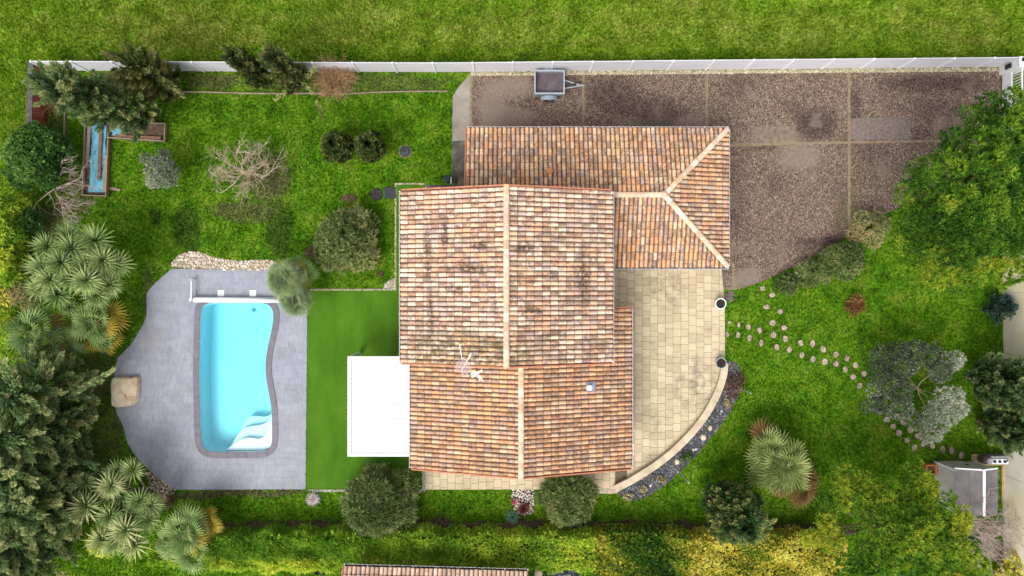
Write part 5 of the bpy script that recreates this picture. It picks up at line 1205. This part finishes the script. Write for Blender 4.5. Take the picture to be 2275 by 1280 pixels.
L2 = [(1884,1048,26,.62),(1905,1062,20,.6),(1940,1076,18,.6),(1872,1092,24,.72),(1893,1112,26,.66),(1832,1126,20,.5),(1826,1168,24,.78),(1806,1186,20,.85),(1838,1198,18,.8),(1915,1090,20,.6),(1938,1112,34,.6),(1972,1122,34,.5),(2002,1140,34,.5),(1990,1100,22,.55),(2022,1052,26,.6),(2042,1075,28,.62),(2012,1085,22,.5),(2050,1108,24,.55),(2078,1138,30,.62),(2108,1118,26,.66),(2125,1140,22,.72),(2128,1165,20,.8),(2098,1165,30,.6),(2058,1180,38,.5),(2012,1186,36,.45),(1968,1170,30,.42),(1935,1155,26,.5),(2035,1225,40,.5),(1985,1225,40,.45),(2085,1215,38,.55),(2125,1220,34,.5),(1940,1235,36,.38),(1895,1255,36,.36),(1945,1270,38,.40),(2000,1268,40,.5),(2060,1270,40,.5),(2120,1262,38,.55),(2160,1245,26,.55),(1870,1275,26,.35)]
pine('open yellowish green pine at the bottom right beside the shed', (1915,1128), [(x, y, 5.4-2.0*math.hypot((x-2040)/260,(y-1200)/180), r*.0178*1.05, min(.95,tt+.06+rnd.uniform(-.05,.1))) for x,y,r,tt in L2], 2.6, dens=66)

# ---- shrubs
def shrub(label, base, hh, rad, m, n_l=14, dens=42, nl=7, L=.17, Wd=.035, tint=.5, cone=.75, name='shrub', cat='shrub', group=None, droop=.1, lr=(.36,.52), sq=.75, tr=.15, barkm=None, DK=2.2):
    c = A(*base); t = thing(name, label, cat, (*c,0), group); LB = []
    for i in range(n_l):
        a = i*2.39996+base[0]+rnd.uniform(-.35,.35); q = math.sqrt((i+.5)/n_l); rr = rad*(1-lr[0]*.75)*q*rnd.uniform(.80,1.16)
        LB.append((c[0]+rr*math.cos(a)+rnd.uniform(-.08,.08), c[1]+rr*math.sin(a)+rnd.uniform(-.08,.08), hh*(.92-.50*q*q)-rad*.30+rnd.uniform(-.22,.2)*min(1,rad), rad*rnd.uniform(lr[0]*.62,lr[1]*.95), min(1,max(0,tint+rnd.uniform(-.28,.28)))))
    LB.append((c[0]+.08*rad, c[1]-.05*rad, hh*.34, rad*.60, max(0,tint-.12)))
    st = [(wig((c[0]+.05*math.cos(k),c[1]+.05*math.sin(k),-.05), (LB[k][0],LB[k][1],LB[k][2]), 4, .08), .03, .01, 5) for k in range(min(len(LB),10))]
    limbs('stem', st, barkm or BARK, t)['kind'] = 'stuff'
    p, u, tn = lobe_pts(LB, dens*DK, -.6, .66); crown('foliage', [leaves(p, u+np.array([0,0,.35]), nl, L, Wd*1.25, cone*1.25, droop, tn, tr+.04, .1)], m, t); return t
shrub('olive brown oleander bush on the lawn left of the artificial turf strip', (776,534), 1.9, 1.42, OLEA_M, 26, 26, 8, .26, .042, .52, group='oleander bushes', name='oleander')
shrub('large round oleander bush at the bottom edge of the artificial turf', (852,1107), 2.3, 1.62, OLEA_M, 30, 24, 9, .29, .040, .50, group='oleander bushes', name='oleander')
shrub('mid sized oleander bush against the lower strip of cream pavers', (1260,1096), 2.0, 1.26, OLEA_M, 24, 28, 9, .27, .038, .48, group='oleander bushes', name='oleander')
shrub('narrow leaved shrub at the driveway edge, nearest the big pine', (1862,580), 1.5, .92, OLEA_M, 14, 46, 8, .19, .034, .42, group='shrubs along the driveway', name='oleander')
shrub('narrow leaved shrub in the middle of the three along the driveway edge', (1800,604), 1.2, .72, OLEA_M, 12, 46, 8, .18, .034, .55, group='shrubs along the driveway', name='oleander')
shrub('small dark shrub nearest the stepping stones at the driveway edge', (1742,630), .9, .55, OLEA_M, 9, 50, 7, .16, .03, .34, group='shrubs along the driveway', name='oleander')
shrub('low brownish shrub between the driveway and the big pine', (1920,512), 1.3, .95, OLEA_M, 14, 34, 6, .15, .03, .86, name='brown_shrub')
shrub('dense dark green laurel below the red wall at the left edge', (122,360), 2.9, 1.42, LAUR_M, 26, 44, 6, .17, .065, .55, name='laurel', cat='laurel')
shrub('small bluish green herb shrub right of the juniper', (1672,1112), .6, .30, OLEA_M, 6, 60, 6, .10, .03, .4)
shrub('low green plant growing in the lower slate bed', (1525,1012), .45, .34, LAUR_M, 7, 60, 5, .09, .04, .6)
shrub('rusty low shrub in the upper end of the slate bed', (1628,850), .5, .52, leafmat('rusty_leaves', [(0,(.03,.012,.010)),(.5,(.09,.045,.035)),(1,(.20,.13,.07))]), 8, 40, 5, .12, .03, .5)
for px, py, lb in ((1468,1062,'dry yellow tuft in the middle of the lower slate bed'),(1428,1086,'dry yellow tuft left of the middle in the lower slate bed'),(1394,1103,'dry yellow tuft at the bottom tip of the slate bed'),(1612,893,'dry yellow tuft near the short lamp pole in the slate bed')):
    shrub(lb, (px,py), .3, .20, leafmat('dry_yellow_leaves', [(0,(.12,.09,.03)),(.5,(.30,.24,.11)),(1,(.50,.43,.26))]), 5, 60, 6, .12, .02, .5, name='dry_tuft', group='dry tufts in the slate bed')
shrub('brown seedy bush at the end of the brown pebbles by the fan palm', (381,1112), .7, .38, leafmat('brown_leaves', [(0,(.03,.02,.012)),(.5,(.11,.075,.045)),(1,(.24,.17,.11))]), 8, 50, 6, .09, .025, .5)
shrub('dead russet plant on the right hand lawn', (1894,678), .7, .50, leafmat('russet_leaves', [(0,(.04,.016,.008)),(.5,(.13,.06,.025)),(1,(.26,.14,.06))]), 9, 46, 7, .20, .020, .4, 1.0, name='dead_shrub', lr=(.25,.4))
yv = [((55,470),2.6,.75,'yellow green hedge tree beyond the left bed, topmost',.72),((62,520),2.8,.85,'yellow green hedge tree beyond the left bed, second from the top',.62),((52,575),2.6,.80,'yellow green hedge tree beyond the left bed, third from the top',.68),((70,620),2.2,.62,'yellow green hedge tree beyond the left bed, just above the upper yuccas',.58)]
for b_, hh, rr, lb, tt in yv: shrub(lb, b_, hh, rr, BAMB_M, 16, 46, 6, .17, .04, tt, group='yellow green trees on the left boundary', name='hedge_tree', cat='hedge tree')
shrub('dark green bush under the yellow green trees beside the left bed', (92,500), 1.8, .60, LAUR_M, 10, 44, 6, .14, .05, .5)
shrub('brown and grey bush left of the upper yucca clump', (80,648), 1.9, .75, OLEA_M, 14, 44, 6, .14, .035, .85)
shrub('golden bush at the left edge beside the brown bush', (40,655), 2.1, .75, GOLD_M, 12, 46, 5, .13, .05, .62, name='golden_bush')
shrub('green and golden bush at the left edge above the leyland row', (45,735), 1.8, .75, BAMB_M, 12, 46, 6, .14, .04, .8, name='golden_bush')
shrub('yellow green bush at the bottom left between leyland and hedge', (255,1190), 1.6, .75, BAMB_M, 12, 46, 6, .15, .04, .8)
shrub('golden variegated bush in the bottom right corner', (2225,1262), 1.8, .95, GOLD_M, 14, 46, 5, .13, .05, .68, name='golden_bush')
shrub('low golden bush at the right edge above the bottom right corner', (2262,1212), 1.6, .60, GOLD_M, 10, 46, 5, .13, .05, .72, name='golden_bush')

# ---- silver olives
def olive(label, base, lobes, z0, fork, dens, name='olive_tree'):
    c = A(*base); t = thing(name, label, 'olive', (*c,0)); LB = [(*A(px,py,z), z, r, tt) for px,py,z,r,tt in lobes]; fk = np.array((*A(*fork,z0), z0))
    P = [(wig((*c,-.05), fk, 4, .04), .09, .06, 8)]
    for l in LB[::4]: P.append((wig(fk, (l[0],l[1],l[2]-.05), 5, .12), .026, .008, 5))
    limbs('trunk', P[:1], BARKG, t); limbs('limb', P[1:], simple('olive_limbs', (.16,.13,.06), (.28,.24,.12), 8, .85) if 'olive_limbs' not in bpy.data.materials else bpy.data.materials['olive_limbs'], t)['kind'] = 'stuff'
    p, u, tn = lobe_pts(LB, dens, -.5, .62); crown('crown', [leaves(p, u*.8+np.array([0,0,.3]), 6, .14, .042, .8, .05, tn, .15, .1)], OLIVE_M, t)
OL = [(1960,795,30,.28),(1995,785,30,.30),(2030,782,30,.26),(2065,790,28,.30),(2100,805,24,.55),(2122,800,20,.72),(2005,812,30,.30),(2085,825,26,.42),(1955,825,26,.28),(1975,850,28,.30),(1942,868,18,.58),(1948,898,20,.32),(1925,905,12,.35),(1970,895,28,.30),(1998,905,30,.34),(2000,870,26,.30),(2095,882,24,.75),(2118,880,22,.85),(2125,905,24,.88),(2105,920,26,.85),(2080,908,26,.66),(2060,925,22,.55),(2048,945,18,.66),(2062,965,20,.85),(2078,968,13,.9),(2025,930,18,.36),(2085,945,20,.7)]
olive('big silver leaved olive tree over the stepping stones on the right lawn', (2008,850), [(x, y, 2.9-1.3*math.hypot((x-2035)/120,(y-865)/110)+rnd.uniform(-.15,.15), r*.0180, min(1,max(0,tt+(.03 if tt > .5 else -.01)+R.normal(0,.06)))) for x,y,r,tt in OL], 1.3, (2038,862), 130)
olive('small round silver olive between the raised bed and the bare tree', (366,384), [(362,365,1.7,.42,.55),(345,380,1.5,.38,.7),(380,380,1.5,.36,.5),(360,395,1.5,.40,.68),(342,402,1.2,.30,.82),(378,400,1.2,.30,.62),(325,352,1.5,.20,.55),(338,362,1.6,.22,.6),(366,345,1.6,.24,.5)], .8, (362,384), 190, 'olive_shrub')

# ---- bare trees and twiggy bushes
def bare(label, base, hh, spread, m, n0=7, lev=4, r0=.05, name='bare_tree', cat='bare tree', trunk=.3, bias=(0,0), upf=.5, kids=3, wob=.22):
    c = A(*base); t = thing(name, label, cat, (*c,0)); segs = []
    fk = np.array([c[0], c[1], trunk*hh])
    def grow(p, d, L, r, l):
        pts = [p]; dd = d.copy()
        for i in range(4):
            dd = unit(dd + R.normal(0, wob, 3) + np.array([bias[0],bias[1],.06])*.25); p = p + dd*L/4; pts.append(p)
        segs.append(([tuple(q) for q in pts], r, r*.45, 6 if l == 0 else 4 if l < 3 else 3))
        if l+1 < lev:
            for k in range(kids + (R.random() < .5)):
                j = R.integers(1,5); nd = unit(dd + .85*rand_dir(1)[0]*np.array([1,1,.6])); grow(pts[j], nd, L*R.uniform(.45,.72), max(r*.6,.006), l+1)
    for k in range(n0):
        a = k*6.283/n0+R.uniform(-.3,.3); d = unit(np.array([math.cos(a)+bias[0], math.sin(a)+bias[1], upf*R.uniform(.5,1.6)])); grow(fk, d, spread*R.uniform(.42,.62), r0, 0)
    if trunk > .02: limbs('trunk', [(wig((*c,-.05), fk, 3, .05), r0*2.0, r0*1.4, 8)], m, t)
    o = limbs('branch', segs, m, t); o['kind'] = 'stuff'; return t
bare('leafless pale fruit tree with tangled branches in the middle of the left lawn', (556,390), 2.7, 2.7, TWIG_M, 14, 4, .033, upf=.55, wob=.30)
bare('leafless pale tree reaching over the lower end of the long raised bed', (140,424), 2.2, 2.7, TWIGP_M, 9, 4, .028, bias=(.6,-.05), upf=.35, wob=.28)
bare('dense rusty orange twiggy bush against the white fence', (748,184), 1.7, 1.45, TWIGR_M, 80, 3, .016, 'twiggy_bush', 'bush', .03, upf=.9, kids=4, wob=.12)
bare('thin yellow brown twiggy bush in front of the red wall', (118,230), 1.2, 1.25, TWIGY_M, 34, 3, .016, 'twiggy_bush', 'bush', .03, upf=.6)
bare('leafless pinkish tree at the lower right corner reaching over the shed roof', (2120,1140), 3.6, 3.0, TWIGP_M, 13, 4, .034, bias=(.35,-.15), upf=.7)
bare('leafless pinkish bush beside the cream wall in the bottom right corner', (2175,1180), 2.6, 2.4, TWIGP_M, 12, 4, .014, 'twiggy_bush', 'bush', .05, bias=(.2,-.1), upf=.8)
bare('low tangle of dry stalks under the bare fruit tree', (605,400), .4, 1.2, simple('dark_dry_twigs', (.07,.05,.035), (.17,.12,.085), 6, .9), 12, 3, .008, 'dry_stalks', 'stalks', .02, upf=.12)

# ---- yuccas: every head a rosette of narrow sword leaves
def rosette_mesh(name, n, L, Wd, m, tmid=.5, down=-.25, seed=1):
    rr = np.random.default_rng(seed); V = []; T = []
    for i in range(n):
        f = (i+.5)/n; el = math.radians(86-(86-math.degrees(math.asin(max(-1,min(1,down)))))*f**.85); az = i*2.39996; l = L*(.55+.45*math.sin(math.pi*min(1,.25+f*.7)))*rr.uniform(.85,1.1)
        d = np.array([math.cos(az)*math.cos(el), math.sin(az)*math.cos(el), math.sin(el)]); s = np.array([-math.sin(az), math.cos(az), 0])*Wd/2; b_ = d*.04; mid = d*l*.5; tip = d*l+np.array([0,0,-.16*l*f])
        V += [b_-s*.7, b_+s*.7, mid+s, mid-s]; V += [mid-s, mid+s, tip+s*.08, tip-s*.08]; t_ = min(1,max(0,tmid+rr.normal(0,.14)-.1*(f-.5))); T += [t_*.8]*4+[min(1,t_+.12)]*4
    return quads(name, np.array(V), m, np.array(T))
YRM = [rosette_mesh('leaf_rosette', 88, .80, .062, YUC_M, tm, -.35, s) for s, tm in ((1,.42),(2,.52),(3,.35),(4,.72))]
def yucca(label, base, heads, group=None):
    c = A(*base); t = thing('yucca', label, 'yucca', (*c,0), group); st = []
    for i, (px, py, z, s, v) in enumerate(heads):
        q = (*A(px,py,z), z); b_ = (c[0]+R.normal(0,.25), c[1]+R.normal(0,.25), -.05)
        MB().tube(wig(b_, q, 4, .06), [.07,.065,.06,.055,.05], 7).build('stem', BARK, t, b_)
        o = bpy.data.objects.new('leaf_rosette', YRM[v]); COL.objects.link(o); o.parent = t; dv = unit(np.array(q)-np.array(b_)); tl = Vector((dv[0]*.5+R.normal(0,.12), dv[1]*.5+R.normal(0,.12), 1)).normalized()
        M = tl.to_track_quat('Z','Y').to_matrix().to_4x4() @ Matrix.Rotation(R.uniform(0,6.28), 4, 'Z'); o.matrix_local = Matrix.Translation(Vector(q)-WL[t.name]) @ M @ Matrix.Scale(s*1.12, 4)
    return t
cr = lambda x, y: (x/2.977, y/2.977+400)
yucca('big clump of green yuccas at the left of the upper garden', (238,604), [(*cr(x,y), z, s, v) for x,y,z,s,v in ((318,445,3.1,.95,0),(455,375,2.8,.85,2),(478,455,3.3,1.0,0),(632,405,3.0,1.15,0),(682,535,3.2,1.05,1),(775,560,2.7,1.0,1),(405,552,3.5,1.0,2),(285,585,3.2,1.0,1),(478,650,3.3,1.0,0),(335,660,3.4,.95,1),(265,715,2.9,.85,1),(385,760,2.9,.95,2),(575,665,3.6,1.05,1),(640,760,2.8,.95,0),(725,690,2.7,.9,1),(560,560,3.3,.9,0),(460,840,2.3,.6,2))], 'yucca clumps')
c3 = lambda x, y: (x/2.667, y/2.667+800)
yucca('lower clump of yellowish yuccas beside the brown pebbles', (318,1104), [(*c3(x,y), z, s, v) for x,y,z,s,v in ((792,655,2.2,.85,1),(700,655,2.0,.75,0),(660,745,2.4,.95,3),(725,800,1.9,.8,0),(512,725,2.4,.72,1),(512,868,2.6,1.05,3),(830,835,2.2,.9,0),(895,862,2.0,.9,1),(650,925,2.3,.9,1),(720,880,1.9,.8,0),(742,1010,2.6,1.05,3),(880,945,2.1,.85,0),(610,1068,2.3,.95,3),(800,1092,2.2,.95,3),(690,1075,2.4,.9,1))], 'yucca clumps')
SM = {'b': rosette_mesh('leaf_rosette', 60, .42, .03, leafmat('burgundy_leaves', [(0,(.02,.004,.006)),(.5,(.07,.018,.018)),(1,(.15,.05,.04))]), .5, -.1, 5),
      'g': rosette_mesh('leaf_rosette', 50, .42, .035, leafmat('blue_green_leaves', [(0,(.015,.05,.03)),(.5,(.05,.12,.075)),(1,(.13,.22,.15))]), .5, -.2, 6),
      'p': rosette_mesh('leaf_rosette', 90, .46, .030, leafmat('pinkish_white_leaves', [(0,(.14,.10,.10)),(.5,(.36,.30,.31)),(1,(.58,.52,.53))]), .5, -.15, 7)}
def small_ros(k, label, px, py, s, cat, z=.18):
    c = A(px, py); t = thing('spiky_plant', label, cat, (*c,0)); MB().tube([(*c,-.03),(*c,z)], .05, 7).build('stem', BARK, t, (*c,0))
    o = bpy.data.objects.new('leaf_rosette', SM[k]); COL.objects.link(o); o.parent = t; o.location = (0,0,z); o.scale = (s,s,s)
small_ros('b', 'dark burgundy spiky plant in the small white stone bed', 1162, 1127, 1.15, 'cordyline'); small_ros('g', 'blue green spiky plant at the lower left of the white stone bed', 1139, 1146, 1.1, 'yucca', .12)
small_ros('p', 'pinkish white spiky plant at the corner of artificial turf and lawn', 697, 1107, 1.0, 'ornamental grass', .10)
c = A(1143,1113.5); t = thing('flower', 'small magenta flower in the white stone bed', 'flower', (*c,0)); MB().tube([(*c,-.02),(*c,.20)], .012, 5).build('stem', LAUR_M, t, (*c,0))
pm = MB()
for k in range(7): a = k*.9; pm.add([(c[0],c[1],.20),(c[0]+.11*math.cos(a-.35),c[1]+.11*math.sin(a-.35),.25),(c[0]+.16*math.cos(a),c[1]+.16*math.sin(a),.23),(c[0]+.11*math.cos(a+.35),c[1]+.11*math.sin(a+.35),.25)], [(0,1,2,3)])
pm.build('petals', simple('magenta_petal', (.25,.012,.06), (.38,.03,.10), 8, .6), t, (*c,.2))

# ---- fan palms: every fan leaf an object of its own
def fan_mesh(m, nseg=14, L=.52, pet=.50, arc=190, Wd=.062, seed=1, tmid=.5):
    rr = np.random.default_rng(seed); V = []; T = []
    V += [(-.012,0,0),(.012,0,0),(.009,pet,.02),(-.009,pet,.02)]; T += [.75]*4
    for i in range(nseg):
        a = math.radians(-arc/2+arc*i/(nseg-1)); l = L*(.78+.22*math.cos(a*.8))*rr.uniform(.92,1.06); d = np.array([math.sin(a), math.cos(a), 0]); s = np.array([d[1],-d[0],0])*Wd/2; o = np.array([0,pet,.02])
        z1 = .03+.03*(i%2); mid = o+d*l*.55+np.array([0,0,z1-.06*abs(a)/2]); tip = o+d*l+np.array([0,0,-.05-.10*abs(a)/2-rr.uniform(0,.05)])
        V += [tuple(o-s*.15), tuple(mid-s), tuple(tip), tuple(mid+s)]; t_ = min(1,max(0,tmid+rr.normal(0,.12))); T += [t_-.3, t_-.05, min(1,t_+.35), t_-.05]
    return quads('fan_leaf', np.array(V), m, np.clip(np.array(T),0,1))
def palm(label, base, heads, mats, group=None, hub=True):
    """heads: (px, py, z, n leaves, scale, yellow function of azimuth or None)"""
    c = A(*base); t = thing('fan_palm', label, 'palm', (*c,0), group)
    for px, py, z, nl, s, fy in heads:
        q = Vector((*A(px,py,z), z)); b_ = (c[0]+R.normal(0,.12), c[1]+R.normal(0,.12), -.05)
        MB().tube(wig(b_, tuple(q), 4, .04), [.13,.12,.11,.11,.10], 8).build('trunk', BARK, t, b_)
        for i in range(nl):
            f = (i+.5)/nl; az = i*2.39996+R.normal(0,.15); el = math.radians(72-95*f**.9+R.normal(0,11)); sc = s*(.80+.35*f)*R.uniform(.88,1.1)
            me_ = mats[fy(az,f)] if fy else mats[i % 2]
            o = bpy.data.objects.new('fan_leaf', me_); COL.objects.link(o); o.parent = t
            M = Matrix.Rotation(az-math.pi/2, 4, 'Z') @ Matrix.Rotation(el, 4, 'X') @ Matrix.Rotation(R.normal(0,.35), 4, 'Y') @ Matrix.Scale(sc, 4)
            o.matrix_local = Matrix.Translation(q-WL[t.name]) @ M
    return t
FM = [fan_mesh(FAN_M, seed=1), fan_mesh(FAN_M, seed=2, tmid=.68), fan_mesh(FANY_M, seed=3), fan_mesh(FANB_M, seed=4), fan_mesh(FANG_M, 24, .54, .38, 230, .050, seed=5), fan_mesh(FANG_M, 24, .54, .38, 230, .050, seed=6, tmid=.65)]
def yl(lo_, hi_, k, every=1.):
    return lambda az, f: (k if (lo_ <= math.degrees(az) % 360 <= hi_ or (hi_ > 360 and math.degrees(az) % 360 <= hi_-360)) and f > .45 and R.random() < every else int(R.random() < .5))
palm('fan palm with orange lower leaves between the big yuccas and the pool deck', (258,724), [(213,716,2.0,22,1.25,yl(300,420,2)),(232,748,1.5,16,.95,yl(200,420,2,.6)),(190,745,1.6,14,.95,yl(180,300,2,.5))], FM, 'fan palms')
palm('dark green fan palm at the left edge below the yucca clump', (132,742), [(78,738,2.4,20,1.25,yl(0,40,3,.5)),(105,770,2.0,18,1.05,yl(330,400,3,.6)),(128,800,1.6,10,.9,None)], [fan_mesh(FAN_M, seed=8, tmid=.28), fan_mesh(FAN_M, seed=9, tmid=.42), FM[2], FM[3]], 'fan palms')
palm('fan palm with orange leaves on its right side at the lower pool deck corner', (455,1162), [(415,1182,2.0,22,1.25,yl(285,430,2,.75)),(450,1165,1.6,16,1.0,yl(270,430,2,.9)),(430,1225,1.6,16,1.05,yl(230,300,2,.4)),(385,1200,1.7,14,1.0,None)], FM, 'fan palms')
palm('bushy grey green fan palm with two heads over the end of the pool roller', (662,640), [(630,620,2.3,40,1.0,lambda az,f: (4 if R.random() < .5 else 5)),(655,668,1.9,34,.86,lambda az,f: (4 if R.random() < .5 else 5)),(662,608,1.5,24,.86,lambda az,f: (2 if R.random() < .15 else 0))], FM, 'fan palms')
palm('fan palm with dead brown skirt on the right lawn below the slate bed', (1712,1012), [(1738,1028,1.8,24,1.4,yl(265,330,3,.75)),(1712,1000,1.6,16,1.3,yl(90,180,3,.35)),(1755,1055,1.2,16,1.2,yl(250,360,3,.9)),(1722,1050,1.4,14,1.3,yl(230,330,3,.5)),(1772,1078,.7,14,1.1,lambda az,f: 3)], [fan_mesh(OLIV_M, seed=11),fan_mesh(OLIV_M, seed=12, tmid=.66),FM[2],FM[3]], 'fan palms')

# ---- clipped hedges along the bottom
def hedge(label, x0, x1, ytop, ybot, hh, m, tint, L=.15, Wd=.045, nl=6, dens=30):
    dens *= 5.2; Wd *= 1.6
    (xa, ya), (xb, yb) = A(x0, ytop, hh), A(x1, ybot, hh); t = thing('hedge', label, 'hedge', ((xa+xb)/2,(ya+yb)/2,0), 'hedges along the bottom edge')
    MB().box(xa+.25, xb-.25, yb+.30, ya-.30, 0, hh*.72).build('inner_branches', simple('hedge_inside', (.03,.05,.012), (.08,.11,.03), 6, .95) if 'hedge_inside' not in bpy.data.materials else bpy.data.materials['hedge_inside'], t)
    w, d = xb-xa, ya-yb; n = int(dens*(w*d+2*hh*d*.6+2*hh*w)); f = R.random(n)*(w*d+2*hh*w+1.2*hh*d); P = np.zeros((n,3)); D = np.zeros((n,3))
    X, Y, Z = xa+w*R.random(n), yb+d*R.random(n), hh*R.random(n); top = f < w*d; fr = (~top) & (f < w*d+2*hh*w); en = ~(top|fr); sgn = np.where(R.random(n) < .5, 1, -1)
    lump = .16*np.sin(X*1.9+1)*np.sin(Y*2.7)+.12*np.sin(X*4.3)+.08*np.sin(Y*5+X)
    P[top] = np.stack([X, Y, hh+lump-.12*R.random(n)], 1)[top]; D[top] = (0,0,1)
    P[fr] = np.stack([X, np.where(sgn > 0, ya, yb)+sgn*(lump*.7-.10*R.random(n)), Z], 1)[fr]; D[fr] = np.stack([0*X, sgn, .5+0*X], 1)[fr]
    P[en] = np.stack([np.where(sgn > 0, xb, xa)+sgn*(lump*.7-.1), Y, Z], 1)[en]; D[en] = np.stack([sgn*1., 0*X, .5+0*X], 1)[en]
    tt = tint(P[:,0], P[:,1]) + .16*np.sin(P[:,0]*2.3+2*np.sin(P[:,1]*2))*np.sin(P[:,1]*3.1+P[:,0]) + R.normal(0,.10,n)
    crown('foliage', [leaves(P, D, nl, L, Wd, .85, .15, tt, .12, .25)], m, t)
Yw = lambda py, h=1.5: A(0,py,h)[1]
hedge('bamboo like green hedge with brownish patches, leftmost section along the bottom', 470, 735, 1197, 1264, 1.5, BAMB_M, lambda X, Y: .42+.40*(Y < Yw(1243))+.0*X, .25, .032, 7, 38)
hedge('fresh green hedge section in front of the large oleander bush', 737, 1010, 1195, 1252, 1.5, BAMB_M, lambda X, Y: .55+.16*(Y < Yw(1240)), .26, .034, 7, 38)
hedge('yellow green hedge section in the middle of the bottom edge', 1012, 1325, 1195, 1266, 1.5, BAMB_M, lambda X, Y: .66+.2*(X > A(1200,0,1.5)[0])*(.5+.5*np.sin(X*3)), .13, .045, 6, 46)
hedge('dark green and gold hedge section below the slate bed', 1327, 1530, 1192, 1300, 1.6, GOLD_M, lambda X, Y: .38+.14*np.sin(X*1.7+Y), .12, .055, 6, 46)
hedge('bright golden hedge section left of the bottom right pine', 1532, 1880, 1200, 1300, 1.6, GOLD_M, lambda X, Y: .74+.16*np.sin(X*2.1)*np.sin(Y*2.5+1), .12, .055, 6, 46)
hedge('low brown green hedge strip joining the fan palm and the bamboo hedge', 330, 472, 1218, 1256, 1.5, BAMB_M, lambda X, Y: .62+0*X, .16, .03, 6, 40)

# fallen leaves (uncountable) under the hedges, shrubs and the bare tree
LIT_M = leafmat('fallen_leaf', [(0,(.07,.035,.015)),(.5,(.22,.13,.06)),(1,(.48,.38,.20))], .1, k=1.0)
def litter(px0, px1, py0, py1, n, size=.06):
    X, Y = R.uniform(px0, px1, n), R.uniform(py0, py1, n); k = H/F; P = np.stack([(X-CX)*k, (CY-Y)*k, R.uniform(.03,.09,n)], 1); D = unit(R.normal(size=(n,3))*np.array([1,1,.15]))
    return leaves(P, D, 1, size, size*.6, .2, 0, R.random(n), .1)
LT = [litter(*a) for a in ((500,1300,1160,1182,900), (1300,1880,1162,1190,1100), (940,1560,1095,1165,120), (1560,1900,1110,1170,260), (430,690,340,480,260), (1880,2220,500,1000,150), (1050,1900,165,300,260), (380,1000,165,205,200), (1640,1900,420,640,160))]
tag(place('fallen_leaves', quads('fallen_leaves', np.vstack([l[0] for l in LT]), LIT_M, np.concatenate([l[1] for l in LT]))), kind='stuff')
